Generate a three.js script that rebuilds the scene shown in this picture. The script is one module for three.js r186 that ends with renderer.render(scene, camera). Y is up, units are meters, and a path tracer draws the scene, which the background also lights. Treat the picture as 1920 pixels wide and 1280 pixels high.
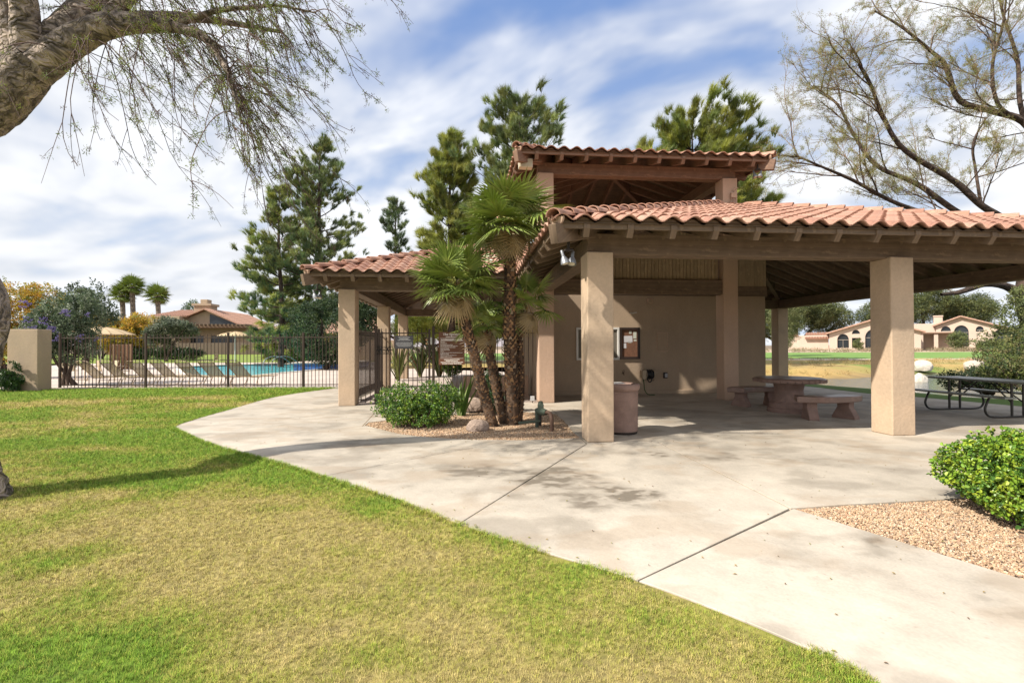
import * as THREE from 'three';
import { mergeGeometries, toCreasedNormals } from 'three/addons/utils/BufferGeometryUtils.js';
import { RoundedBoxGeometry } from 'three/addons/geometries/RoundedBoxGeometry.js';

// ---------- camera, light, exposure ----------
const scene = new THREE.Scene();
const camera = new THREE.PerspectiveCamera(71.73, 1024 / 682, 0.05, 6000);
camera.position.set(0, 1.45, 0);
camera.rotation.order = 'YXZ';
camera.rotation.set(0.0101, -0.0926, -0.0032);
const renderer = new THREE.WebGLRenderer({ antialias: true });
renderer.toneMapping = THREE.LinearToneMapping;
renderer.toneMappingExposure = 2.0;
renderer.shadowMap.enabled = true;
const sun = new THREE.DirectionalLight(new THREE.Color(1, 0.93, 0.82), 3.4);
sun.position.set(-42, 43.3, 18.5);
sun.castShadow = true;
sun.shadow.radius = 1.6;
sun.shadow.mapSize.set(4096, 4096);
Object.assign(sun.shadow.camera, { left: -45, right: 45, top: 45, bottom: -45, near: 1, far: 160 });
scene.add(sun, sun.target);

// ---------- seeded noise ----------
function rng(seed) { let a = seed >>> 0; return () => { a = (a + 0x6D2B79F5) | 0; let t = Math.imul(a ^ (a >>> 15), 1 | a); t = (t + Math.imul(t ^ (t >>> 7), 61 | t)) ^ t; return ((t ^ (t >>> 14)) >>> 0) / 4294967296; }; }
const R0 = rng(7);
const h2 = (x, y) => { let n = Math.imul(x | 0, 374761393) + Math.imul(y | 0, 668265263); n = Math.imul(n ^ (n >>> 13), 1274126177); return ((n ^ (n >>> 16)) >>> 0) / 4294967296; };
const md = (a, p) => p ? ((a % p) + p) % p : a;
function vn(x, y, p = 0, q = p) {
  const xi = Math.floor(x), yi = Math.floor(y); let fx = x - xi, fy = y - yi;
  fx = fx * fx * (3 - 2 * fx); fy = fy * fy * (3 - 2 * fy);
  const x0 = md(xi, p), x1 = md(xi + 1, p), y0 = md(yi, q), y1 = md(yi + 1, q);
  return (h2(x0, y0) * (1 - fx) + h2(x1, y0) * fx) * (1 - fy) + (h2(x0, y1) * (1 - fx) + h2(x1, y1) * fx) * fy;
}
function fbm(x, y, o = 4, p = 0, q = p) { let s = 0, a = 0.5, t = 0; for (let i = 0; i < o; i++) { s += a * vn(x + i * 17, y + i * 31, p, q); t += a; a *= 0.5; x *= 2; y *= 2; p *= 2; q *= 2; } return s / t; }
const sm = (a, b, x) => { const t = Math.min(1, Math.max(0, (x - a) / (b - a))); return t * t * (3 - 2 * t); };
const mix = (a, b, t) => a + (b - a) * t;
const mix3 = (a, b, t) => [mix(a[0], b[0], t), mix(a[1], b[1], t), mix(a[2], b[2], t)];
const clamp = (x, a = 0, b = 1) => Math.min(b, Math.max(a, x));

// ---------- sky: thin high cloud over blue ----------
{
  const W = 2048, Hh = 1024, d = new Float32Array(W * Hh * 4);
  for (let j = 0; j < Hh; j++) {
    const el = (j + 0.5) / Hh * Math.PI - Math.PI / 2, sy = Math.sin(el), cy = Math.cos(el);
    for (let i = 0; i < W; i++) {
      const az = ((i + 0.5) / W - 0.5) * 2 * Math.PI, x = cy * Math.cos(az), z = cy * Math.sin(az), k = (j * W + i) * 4;
      const up = Math.max(sy, 0);
      let c = mix3([0.33, 0.40, 0.50], [0.085, 0.155, 0.33], Math.pow(sm(0, 0.75, up), 0.7));
      // cloud sheet on a curved layer, drawn out into streaks
      const q = 1 / (up + 0.16), px = x * q, pz = z * q;
      const a = 0.5, ca = Math.cos(a), sa = Math.sin(a), s0 = px * ca + pz * sa, t0 = -px * sa + pz * ca;
      const wx = fbm(s0 * 0.9 + 5, t0 * 0.9 + 9, 3) - 0.5, wz = fbm(s0 * 0.9 + 40, t0 * 0.9 + 3, 3) - 0.5;
      const big = fbm(s0 * 0.42 + 3.1 + wx * 0.7, t0 * 0.75 + 7.7 + wz * 0.7, 4);
      const streak = fbm(s0 * 1.3 + wx * 1.6 + 11, t0 * 4.6 + wz * 2.4 + 2, 5);
      const puff = fbm(s0 * 3.3 + wx * 2 + 61, t0 * 4.4 + wz * 2 + 12, 5);
      let cov = sm(0.36, 0.6, big * 0.46 + streak * 0.27 + puff * 0.27 + 0.105);
      cov = clamp(cov * 0.95 + 0.1 * sm(0.35, 0.75, puff));
      const thin = 0.93 + 0.28 * (streak - 0.5) + 0.42 * (puff - 0.5);
      const white = [0.515 * thin, 0.525 * thin, 0.545 * thin];
      c = mix3(c, white, cov * 0.97);
      if (sy < 0) c = [0.30, 0.28, 0.24];
      d[k] = c[0]; d[k + 1] = c[1]; d[k + 2] = c[2]; d[k + 3] = 1;
    }
  }
  const t = new THREE.DataTexture(d, W, Hh, THREE.RGBAFormat, THREE.FloatType);
  t.mapping = THREE.EquirectangularReflectionMapping; t.magFilter = THREE.LinearFilter; t.minFilter = THREE.LinearFilter; t.wrapS = THREE.RepeatWrapping; t.needsUpdate = true;
  scene.background = t; scene.environment = t;
}

// ---------- textures and materials ----------
function tex(w, h, fn, srgb = true) {
  const d = new Uint8Array(w * h * 4);
  for (let y = 0; y < h; y++) for (let x = 0; x < w; x++) { const c = fn(x / w, y / h), k = (y * w + x) * 4; d[k] = clamp(c[0]) * 255; d[k + 1] = clamp(c[1]) * 255; d[k + 2] = clamp(c[2]) * 255; d[k + 3] = 255; }
  const t = new THREE.DataTexture(d, w, h, THREE.RGBAFormat);
  t.wrapS = t.wrapT = THREE.RepeatWrapping; t.magFilter = THREE.LinearFilter; t.minFilter = THREE.LinearMipmapLinearFilter; t.generateMipmaps = true;
  if (srgb) t.colorSpace = THREE.SRGBColorSpace; t.needsUpdate = true; return t;
}
const toS = (v) => v <= 0.0031308 ? v * 12.92 : 1.055 * Math.pow(v, 1 / 2.4) - 0.055;
const S3 = (c) => c.map(toS);
const gray = (v) => [v, v, v];
function rep(t, x, y = x) { const c = t.clone(); c.repeat.set(x, y); c.needsUpdate = true; return c; }
const col = (r, g, b) => new THREE.Color().setRGB(r, g, b);
const std = (o) => new THREE.MeshStandardMaterial({ roughness: 0.85, ...o });
const plain = (r, g, b, o = {}) => std({ color: col(r, g, b), ...o });

// stucco: 2 m tile
const stuccoBump = tex(512, 512, (x, y) => gray(0.55 * fbm(x * 60, y * 60, 3, 60) + 0.45 * fbm(x * 9, y * 9, 3, 9)), false);
const stuccoTex = (base, k = 0.1) => tex(512, 512, (x, y) => { const n = fbm(x * 5, y * 5, 5, 5) - 0.5, m = fbm(x * 70, y * 70, 2, 70) - 0.5, s = fbm(x * 14 + 3, y * 3, 4, 14, 3) - 0.5; const f = 1 + n * k * 2.4 + m * k * 1.4 + s * k * 1.6; return S3([base[0] * f, base[1] * f * (1 - n * 0.05), base[2] * f * (1 - n * 0.1)]); });
const M = {};
M.stucco = std({ map: rep(stuccoTex([0.50, 0.375, 0.262]), 0.5), bumpMap: rep(stuccoBump, 0.5), bumpScale: 0.006, roughness: 0.93 });
M.stuccoWall = std({ map: rep(stuccoTex([0.40, 0.30, 0.21], 0.07), 0.5), bumpMap: rep(stuccoBump, 0.5), bumpScale: 0.005, roughness: 0.93 });
M.stuccoPink = std({ map: rep(stuccoTex([0.52, 0.36, 0.26], 0.06), 0.5), bumpMap: rep(stuccoBump, 0.5), bumpScale: 0.006, roughness: 0.93 });
// painted timber, grain along x of the uv, 1 m tile
const woodTex = (base, k) => tex(512, 256, (x, y) => { const g = fbm(x * 3, y * 48, 4, 3, 48) - 0.5, b = fbm(x * 6, y * 5, 4, 6, 5) - 0.5, chip = sm(0.66, 0.74, fbm(x * 14 + 5, y * 22 + 3, 4, 14, 22)); const f = 1 + g * k + b * k * 0.9; return S3(mix3([base[0] * f, base[1] * f, base[2] * f], [base[0] * 1.9, base[1] * 1.9, base[2] * 1.8], chip * 0.35)); });
const woodBump = tex(512, 256, (x, y) => gray(0.7 * fbm(x * 3, y * 48, 4, 3, 48) + 0.3 * fbm(x * 8, y * 8, 3, 8)), false);
M.beam = std({ map: woodTex([0.165, 0.112, 0.071], 0.55), bumpMap: woodBump, bumpScale: 0.004, roughness: 0.75 });
M.tail = M.beam;
M.towerWood = std({ map: woodTex([0.205, 0.12, 0.078], 0.5), bumpMap: woodBump, bumpScale: 0.004, roughness: 0.75 });
M.fascia = std({ map: woodTex([0.18, 0.125, 0.08], 0.7), bumpMap: woodBump, bumpScale: 0.004, roughness: 0.8 });
M.ceil = M.beam;
M.siding = [0, 1, 2].map((i) => std({ map: woodTex([0.37 + i * 0.02, 0.275 + i * 0.013, 0.17 + i * 0.008], 0.28), roughness: 0.85 }));
M.dark = plain(0.022, 0.014, 0.009, { roughness: 0.7 });
// clay tile: a few firings
const clay = (b) => tex(256, 256, (x, y) => { const n = fbm(x * 6, y * 6, 5, 6) - 0.5, s = sm(0.62, 0.75, fbm(x * 11 + 7, y * 11, 4, 11)), dk = sm(0.66, 0.76, fbm(x * 9 + 2, y * 9 + 8, 4, 9)); let c = [b[0] * (1 + n * 0.5), b[1] * (1 + n * 0.5), b[2] * (1 + n * 0.45)]; c = mix3(c, [0.55, 0.36, 0.27], s * 0.45); c = mix3(c, [0.16, 0.085, 0.06], dk * 0.4); return S3(c); });
const clayBump = tex(256, 256, (x, y) => gray(fbm(x * 30, y * 30, 3, 30)), false);
M.tiles = [[0.41, 0.225, 0.155], [0.44, 0.25, 0.175], [0.39, 0.205, 0.14], [0.45, 0.27, 0.195], [0.35, 0.18, 0.125]].map((b) => std({ map: rep(clay(b), 2.2), bumpMap: rep(clayBump, 2.2), bumpScale: 0.003, roughness: 0.82 }));
M.iron = plain(0.055, 0.036, 0.026, { roughness: 0.55, metalness: 0.3 });
M.steel = plain(0.30, 0.31, 0.33, { roughness: 0.42, metalness: 0.6 });

// ---------- geometry helpers (u right, h up, v away from the camera: world x, y, -z) ----------
const V = (u, h, v) => new THREE.Vector3(u, h, -v);
function triUV(g, s = 1, rot = false) {
  if (g.index) g = g.toNonIndexed();
  g.computeVertexNormals();
  const p = g.attributes.position, uv = new Float32Array(p.count * 2), a = new THREE.Vector3(), b = new THREE.Vector3(), c = new THREE.Vector3();
  for (let i = 0; i < p.count; i += 3) {
    a.fromBufferAttribute(p, i); b.fromBufferAttribute(p, i + 1).sub(a); c.fromBufferAttribute(p, i + 2).sub(a); b.cross(c);
    const ax = Math.abs(b.x), ay = Math.abs(b.y), az = Math.abs(b.z);
    for (let k = 0; k < 3; k++) {
      a.fromBufferAttribute(p, i + k);
      let x, y; if (ay >= ax && ay >= az) { x = a.x; y = a.z; } else if (ax >= az) { x = a.z; y = a.y; } else { x = a.x; y = a.y; }
      if (rot) [x, y] = [y, x];
      uv[(i + k) * 2] = x * s; uv[(i + k) * 2 + 1] = y * s;
    }
  }
  g.setAttribute('uv', new THREE.BufferAttribute(uv, 2)); return g;
}
function bx(u0, u1, h0, h1, v0, v1, r = 0.008, seg = 1) {
  const w = Math.abs(u1 - u0), h = Math.abs(h1 - h0), d = Math.abs(v1 - v0), rr = Math.min(r, w / 3, h / 3, d / 3);
  const g = r > 0 ? new RoundedBoxGeometry(w, h, d, seg, rr) : new THREE.BoxGeometry(w, h, d);
  g.translate((u0 + u1) / 2, (h0 + h1) / 2, -(v0 + v1) / 2); return g;
}
function bar(a, b, w, h, r = 0.004) {   // box from point a to point b, w wide and h high, its width level
  const d = new THREE.Vector3().subVectors(b, a), L = d.length(), g = r > 0 ? new RoundedBoxGeometry(w, h, L, 1, Math.min(r, w / 3, h / 3)) : new THREE.BoxGeometry(w, h, L);
  const z = d.clone().normalize(); let up = new THREE.Vector3(0, 1, 0); if (Math.abs(z.y) > 0.98) up = new THREE.Vector3(1, 0, 0);
  const x = new THREE.Vector3().crossVectors(up, z).normalize(), y = new THREE.Vector3().crossVectors(z, x);
  g.applyMatrix4(new THREE.Matrix4().makeBasis(x, y, z)); g.translate((a.x + b.x) / 2, (a.y + b.y) / 2, (a.z + b.z) / 2); return g;
}
function uvAlong(g, dir, s = 1) {       // grain along dir
  if (g.index) g = g.toNonIndexed(); g.computeVertexNormals();
  const p = g.attributes.position, n = g.attributes.normal, uv = new Float32Array(p.count * 2), a = new THREE.Vector3(), d = dir.clone().normalize(), q = new THREE.Vector3();
  for (let i = 0; i < p.count; i++) { a.fromBufferAttribute(p, i); q.fromBufferAttribute(n, i); const t = q.cross(d); uv[2 * i] = a.dot(d) * s; uv[2 * i + 1] = (t.lengthSq() > 0.01 ? a.dot(t.normalize()) : a.x + a.y) * s + R0() * 0; }
  g.setAttribute('uv', new THREE.BufferAttribute(uv, 2)); return g;
}
const clean = (g) => { if (g.index) g = g.toNonIndexed(); for (const k of Object.keys(g.attributes)) if (!['position', 'normal', 'uv', 'color'].includes(k)) g.deleteAttribute(k); if (!g.attributes.normal) g.computeVertexNormals(); if (!g.attributes.uv) g.setAttribute('uv', new THREE.BufferAttribute(new Float32Array(g.attributes.position.count * 2), 2)); return g; };
const join = (list) => list.length === 1 ? clean(list[0]) : mergeGeometries(list.map(clean), false);
function tubeR(pts, radii, seg = 8, closed = true) {   // tube of changing radius through points
  const n = pts.length, pos = [], nor = [], uv = [], idx = []; let N = null, run = 0;
  for (let i = 0; i < n; i++) {
    const t = new THREE.Vector3().subVectors(pts[Math.min(n - 1, i + 1)], pts[Math.max(0, i - 1)]).normalize();
    if (!N) { N = new THREE.Vector3(0, 1, 0).cross(t); if (N.lengthSq() < 0.02) N = new THREE.Vector3(1, 0, 0).cross(t); N.normalize(); } else { N.sub(t.clone().multiplyScalar(N.dot(t))).normalize(); }
    const B = new THREE.Vector3().crossVectors(t, N); if (i) run += pts[i].distanceTo(pts[i - 1]);
    for (let k = 0; k <= seg; k++) { const a = k / seg * 2 * Math.PI, c = Math.cos(a), s = Math.sin(a), r = radii[i] * (typeof radii.w === 'function' ? radii.w(i, a) : 1); const x = N.x * c + B.x * s, y = N.y * c + B.y * s, z = N.z * c + B.z * s; pos.push(pts[i].x + x * r, pts[i].y + y * r, pts[i].z + z * r); nor.push(x, y, z); uv.push(k / seg * radii[0] * 6, run); }
  }
  for (let i = 0; i < n - 1; i++) for (let k = 0; k < seg; k++) { const a = i * (seg + 1) + k, b = a + seg + 1; idx.push(a, a + 1, b, a + 1, b + 1, b); }
  const g = new THREE.BufferGeometry(); g.setAttribute('position', new THREE.Float32BufferAttribute(pos, 3)); g.setAttribute('normal', new THREE.Float32BufferAttribute(nor, 3)); g.setAttribute('uv', new THREE.Float32BufferAttribute(uv, 2)); g.setIndex(idx); return g;
}
function spline(pts, n) { const c = new THREE.CatmullRomCurve3(pts, false, 'centripetal'); return c.getPoints(n); }
const lathe = (prof, seg = 32) => new THREE.LatheGeometry(prof.map(([x, y]) => new THREE.Vector2(x, y)), seg);
function poly(pts, h, holes = []) {     // flat sheet from [u, v] points
  const s = new THREE.Shape(pts.map(([u, v]) => new THREE.Vector2(u, v))); for (const q of holes) s.holes.push(new THREE.Path(q.map(([u, v]) => new THREE.Vector2(u, v))));
  const g = new THREE.ShapeGeometry(s); g.rotateX(-Math.PI / 2); g.translate(0, h, 0); return triUV(g);
}
function slab(pts, h0, h1, bevel = 0.006) {
  const s = new THREE.Shape(pts.map(([u, v]) => new THREE.Vector2(u, v)));
  const g = new THREE.ExtrudeGeometry(s, { depth: h1 - h0 - 2 * bevel, bevelEnabled: bevel > 0, bevelThickness: bevel, bevelSize: bevel, bevelOffset: -bevel, bevelSegments: 1 });
  g.rotateX(-Math.PI / 2); g.translate(0, h0 + bevel, 0); return triUV(g);
}
function inside(pts, x, y) { let r = false; for (let i = 0, j = pts.length - 1; i < pts.length; j = i++) { const [a, b] = pts[i], [c, d] = pts[j]; if ((b > y) !== (d > y) && x < (c - a) * (y - b) / (d - b) + a) r = !r; } return r; }
function distEdge(pts, x, y, closed = true) { let m = 1e9; for (let i = closed ? 0 : 1; i < pts.length; i++) { const [a, b] = pts[i], [c, d] = pts[(i + pts.length - 1) % pts.length], ex = c - a, ey = d - b, t = clamp(((x - a) * ex + (y - b) * ey) / (ex * ex + ey * ey || 1)); m = Math.min(m, Math.hypot(x - a - ex * t, y - b - ey * t)); } return m; }
function smoothLine(pts, n) { const c = new THREE.CatmullRomCurve3(pts.map(([u, v]) => new THREE.Vector3(u, v, 0)), false, 'centripetal'); return c.getPoints(n).map((p) => [p.x, p.y]); }

// ---------- object helpers ----------
const taken = {};
const numbered = (n) => { const k = (taken[n] = (taken[n] ?? -1) + 1); return k ? n + '_' + String(k).padStart(3, '0') : n; };
function tag(o, label, category, group, kind) { o.userData.label = label; if (category) o.userData.category = category; if (group) o.userData.group = group; if (kind) o.userData.kind = kind; return o; }
function mesh(name, g, m, parent) { const o = new THREE.Mesh(Array.isArray(g) ? join(g) : g, m); o.name = parent ? name : numbered(name); o.castShadow = o.receiveShadow = true; (parent || scene).add(o); return o; }
function thing(name, label, category, at = [0, 0, 0], turn = 0, group) { const o = new THREE.Group(); o.name = numbered(name); o.position.copy(V(...at)); o.rotation.y = turn; scene.add(o); return tag(o, label, category, group); }
function struct(name, g, m, label) { const o = mesh(name, g, m); o.userData.kind = 'structure'; if (label) o.userData.label = label; o.userData.category = name.replace(/_\d+$/, '').replaceAll('_', ' ').split(' ').slice(-2).join(' '); return o; }
function copyOf(o, label, at, turn = 0, scale) { const c = o.clone(); c.name = numbered(o.name.replace(/_\d{3}$/, '')); c.userData = { ...o.userData }; if (label) c.userData.label = label; if (at) c.position.copy(V(...at)); c.rotation.y = turn; if (scale) c.scale.setScalar(scale); scene.add(c); return c; }
function scatter(name, g, m, list, parent, label) {    // list of {p, q, s, c}: many small copies that nobody could count
  const o = new THREE.InstancedMesh(g, m, list.length), mt = new THREE.Matrix4(), sc = new THREE.Vector3(), cc = new THREE.Color();
  list.forEach((e, i) => { typeof e.s === 'number' ? sc.setScalar(e.s) : sc.copy(e.s); mt.compose(e.p, e.q, sc); o.setMatrixAt(i, mt); if (e.c) o.setColorAt(i, cc.setRGB(...e.c)); });
  o.name = parent ? name : numbered(name); o.userData.kind = 'stuff'; if (label) o.userData.label = label; o.castShadow = o.receiveShadow = true; (parent || scene).add(o); return o;
}
const eul = (x, y, z) => new THREE.Quaternion().setFromEuler(new THREE.Euler(x, y, z, 'YXZ'));

// ---------- the building: two square ramadas that share a corner bay, a raised roof over it ----------
const U0 = 1.785, V0 = 6.955, G = 4.962, CW = 0.4075, CH = 2.875;
const bld = thing('ramada_building', 'tan stucco park building with two hipped red tile ramadas and a raised tower roof', 'building');
const colAt = (i, j) => [U0 + i * G, V0 + j * G];
function column(i, j, top, m = M.stucco) {
  const [u, v] = colAt(i, j), r = rng(31 * i + 7 * j + 900);
  const g = new RoundedBoxGeometry(CW, top, CW, 4, 0.022); g.translate(u + CW / 2, top / 2, -(v + CW / 2));
  const p = g.attributes.position;
  for (let k = 0; k < p.count; k++) { const y = p.getY(k); if (y > top - 0.05) p.setY(k, y + (vn(p.getX(k) * 9, p.getZ(k) * 9) - 0.5) * 0.035); p.setX(k, p.getX(k) + (vn(y * 2.1 + i * 9, p.getZ(k) * 3) - 0.5) * 0.008); }
  return mesh('column', triUV(g), m, bld);
}
for (const [i, j] of [[0, 0], [1, 0], [2, 0], [2, 1], [2, 2], [1, 2], [-1, 1], [-1, 2], [-1, 3], [0, 3], [1, 3]]) if (!(i === 1 && j === 2)) column(i, j, CH);
for (const [i, j] of [[0, 1], [1, 1], [0, 2], [1, 2]]) column(i, j, 5.9, M.stuccoPink);

// beams on the column tops
function beamU(i0, i1, j, h0, h1, m, w = 0.28) { const [u0, v] = colAt(i0, j), u1 = colAt(i1, j)[0] + CW; return mesh('beam', uvAlong(bx(u0 + 0.02, u1 - 0.02, h0, h1, v + CW / 2 - w / 2, v + CW / 2 + w / 2, 0.012), new THREE.Vector3(1, 0, 0)), m, bld); }
function beamV(i, j0, j1, h0, h1, m, w = 0.28, a = 0.36, b = 0.05) { const [u, v0] = colAt(i, j0), v1 = colAt(i, j1)[1]; return mesh('beam', uvAlong(bx(u + CW / 2 - w / 2, u + CW / 2 + w / 2, h0, h1, v0 + a, v1 + b, 0.012), new THREE.Vector3(0, 0, 1)), m, bld); }
const BB = 2.845, BT = 3.165;
beamU(0, 2, 0, BB, BT, M.beam); beamU(1, 2, 2, BB, BT, M.beam); beamV(0, 0, 1, BB, BT, M.beam); beamV(2, 0, 2, BB, BT, M.beam);
beamU(-1, 0, 1, BB, BT, M.beam); beamU(-1, 1, 3, BB, BT, M.beam); beamV(-1, 1, 3, BB, BT, M.beam); beamV(1, 2, 3, BB, BT, M.beam);
beamU(0, 1, 1, 5.885, 6.18, M.towerWood); beamU(0, 1, 2, 5.885, 6.18, M.towerWood); beamV(0, 1, 2, 5.885, 6.18, M.towerWood); beamV(1, 1, 2, 5.885, 6.18, M.towerWood);
// the lower beam across the front of the tower bay
mesh('beam', uvAlong(bx(U0 + CW, U0 + G - 0.004, 2.81, 3.19, V0 + G + 0.05, V0 + G + 0.33, 0.012), new THREE.Vector3(1, 0, 0)), M.beam, bld);

const SL = 0.356, PIT = 0.3125, EXP = 0.34;
const sideDirs = { front: [[1, 0], [0, 1]], right: [[0, 1], [-1, 0]], back: [[-1, 0], [0, -1]], left: [[0, -1], [1, 0]] };
function sideFrame(c, half, side) {   // s along the eave, d inward
  const [[su, sv], [du, dv]] = sideDirs[side];
  const at = (s, d, h) => V(c[0] - du * half + su * s + du * d, h, c[1] - dv * half + sv * s + dv * d);
  const S = new THREE.Vector3(su, 0, -sv), D = new THREE.Vector3(du, 0, -dv), up = new THREE.Vector3(0, 1, 0);
  return { at, S, D, up };
}
// one S tile: x across, y out of the roof plane, z down the slope
const WAVE = (x) => 0.038 * Math.cos(2 * Math.PI * x / PIT) - 0.003 * Math.cos(4 * Math.PI * x / PIT);
function tileGeo(len, seed) {
  const N = 10, r = rng(seed), P = [], uv = [], tilt = 0.026 + r() * 0.008, tw = (r() - 0.5) * 0.008;
  const top = (k, z) => { const x = (k / N - 0.5) * (PIT + 0.012); return [x, WAVE(x) + 0.062 + tilt * (1 + z / len) + tw * x / PIT, z]; };
  const low = (k, z) => { const a = top(k, z); a[1] -= 0.017; return a; };
  const quad = (a, b, c, d) => { for (const q of [a, b, c, a, c, d]) { P.push(...q); uv.push(q[0], q[2] + q[1] * 0.7); } };
  for (let k = 0; k < N; k++) { quad(top(k, 0), top(k + 1, 0), top(k + 1, -len), top(k, -len)); quad(low(k + 1, 0), low(k, 0), low(k, -len), low(k + 1, -len)); quad(low(k, 0), low(k + 1, 0), top(k + 1, 0), top(k, 0)); }
  quad(low(N, 0), low(N, -len), top(N, -len), top(N, 0)); quad(low(0, -len), low(0, 0), top(0, 0), top(0, -len));
  const g = new THREE.BufferGeometry(); g.setAttribute('position', new THREE.Float32BufferAttribute(P, 3)); g.setAttribute('uv', new THREE.Float32BufferAttribute(uv, 2));
  return toCreasedNormals(g, 0.7);
}
const TG = [0, 1, 2, 3].map((i) => tileGeo(0.43, 50 + i));
function clipGeo(g, planes) {   // keeps the part where n.p >= c for every [n, c]
  if (g.index) g = g.toNonIndexed();
  const A = g.attributes, at = (i) => [A.position.getX(i), A.position.getY(i), A.position.getZ(i), A.normal.getX(i), A.normal.getY(i), A.normal.getZ(i), A.uv.getX(i), A.uv.getY(i)];
  const out = [];
  for (let i = 0; i < A.position.count; i += 3) {
    let pg = [at(i), at(i + 1), at(i + 2)];
    for (const [n, c] of planes) { const q = []; for (let k = 0; k < pg.length; k++) { const a = pg[k], b = pg[(k + 1) % pg.length], da = n.x * a[0] + n.y * a[1] + n.z * a[2] - c, db = n.x * b[0] + n.y * b[1] + n.z * b[2] - c; if (da >= 0) q.push(a); if ((da >= 0) !== (db >= 0)) { const t = da / (da - db); q.push(a.map((v, m) => v + (b[m] - v) * t)); } } pg = q; if (pg.length < 3) break; }
    for (let k = 1; k + 1 < pg.length; k++) out.push(pg[0], pg[k], pg[k + 1]);
  }
  if (!out.length) return null;
  const r = new THREE.BufferGeometry(); r.setAttribute('position', new THREE.Float32BufferAttribute(out.flatMap((v) => v.slice(0, 3)), 3)); r.setAttribute('normal', new THREE.Float32BufferAttribute(out.flatMap((v) => v.slice(3, 6)), 3)); r.setAttribute('uv', new THREE.Float32BufferAttribute(out.flatMap((v) => v.slice(6, 8)), 2)); return r;
}
const capGeo = [0, 1, 2].map((i) => {   // half-round hip tile along z, narrow at the top
  const N = 7, L = 0.44, P = [], uv = [], r0 = 0.125 + i * 0.003, r1 = 0.1;
  const pt = (k, z, o) => { const a = Math.PI * (1 - k / N), r = (z > -L / 2 ? r0 : r1) - o; return [Math.cos(a) * r, Math.sin(a) * r * 0.86 + (z > -L / 2 ? 0.018 : 0), z]; };
  const quad = (a, b, c, d) => { for (const q of [a, b, c, a, c, d]) { P.push(...q); uv.push(q[0] + q[1], q[2]); } };
  for (let k = 0; k < N; k++) { quad(pt(k, 0, 0), pt(k + 1, 0, 0), pt(k + 1, -L, 0), pt(k, -L, 0)); quad(pt(k + 1, 0, 0.016), pt(k, 0, 0.016), pt(k, -L, 0.016), pt(k + 1, -L, 0.016)); quad(pt(k, 0, 0.016), pt(k + 1, 0, 0.016), pt(k + 1, 0, 0), pt(k, 0, 0)); }
  const g = new THREE.BufferGeometry(); g.setAttribute('position', new THREE.Float32BufferAttribute(P, 3)); g.setAttribute('uv', new THREE.Float32BufferAttribute(uv, 2)); return toCreasedNormals(g, 0.7);
});
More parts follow.
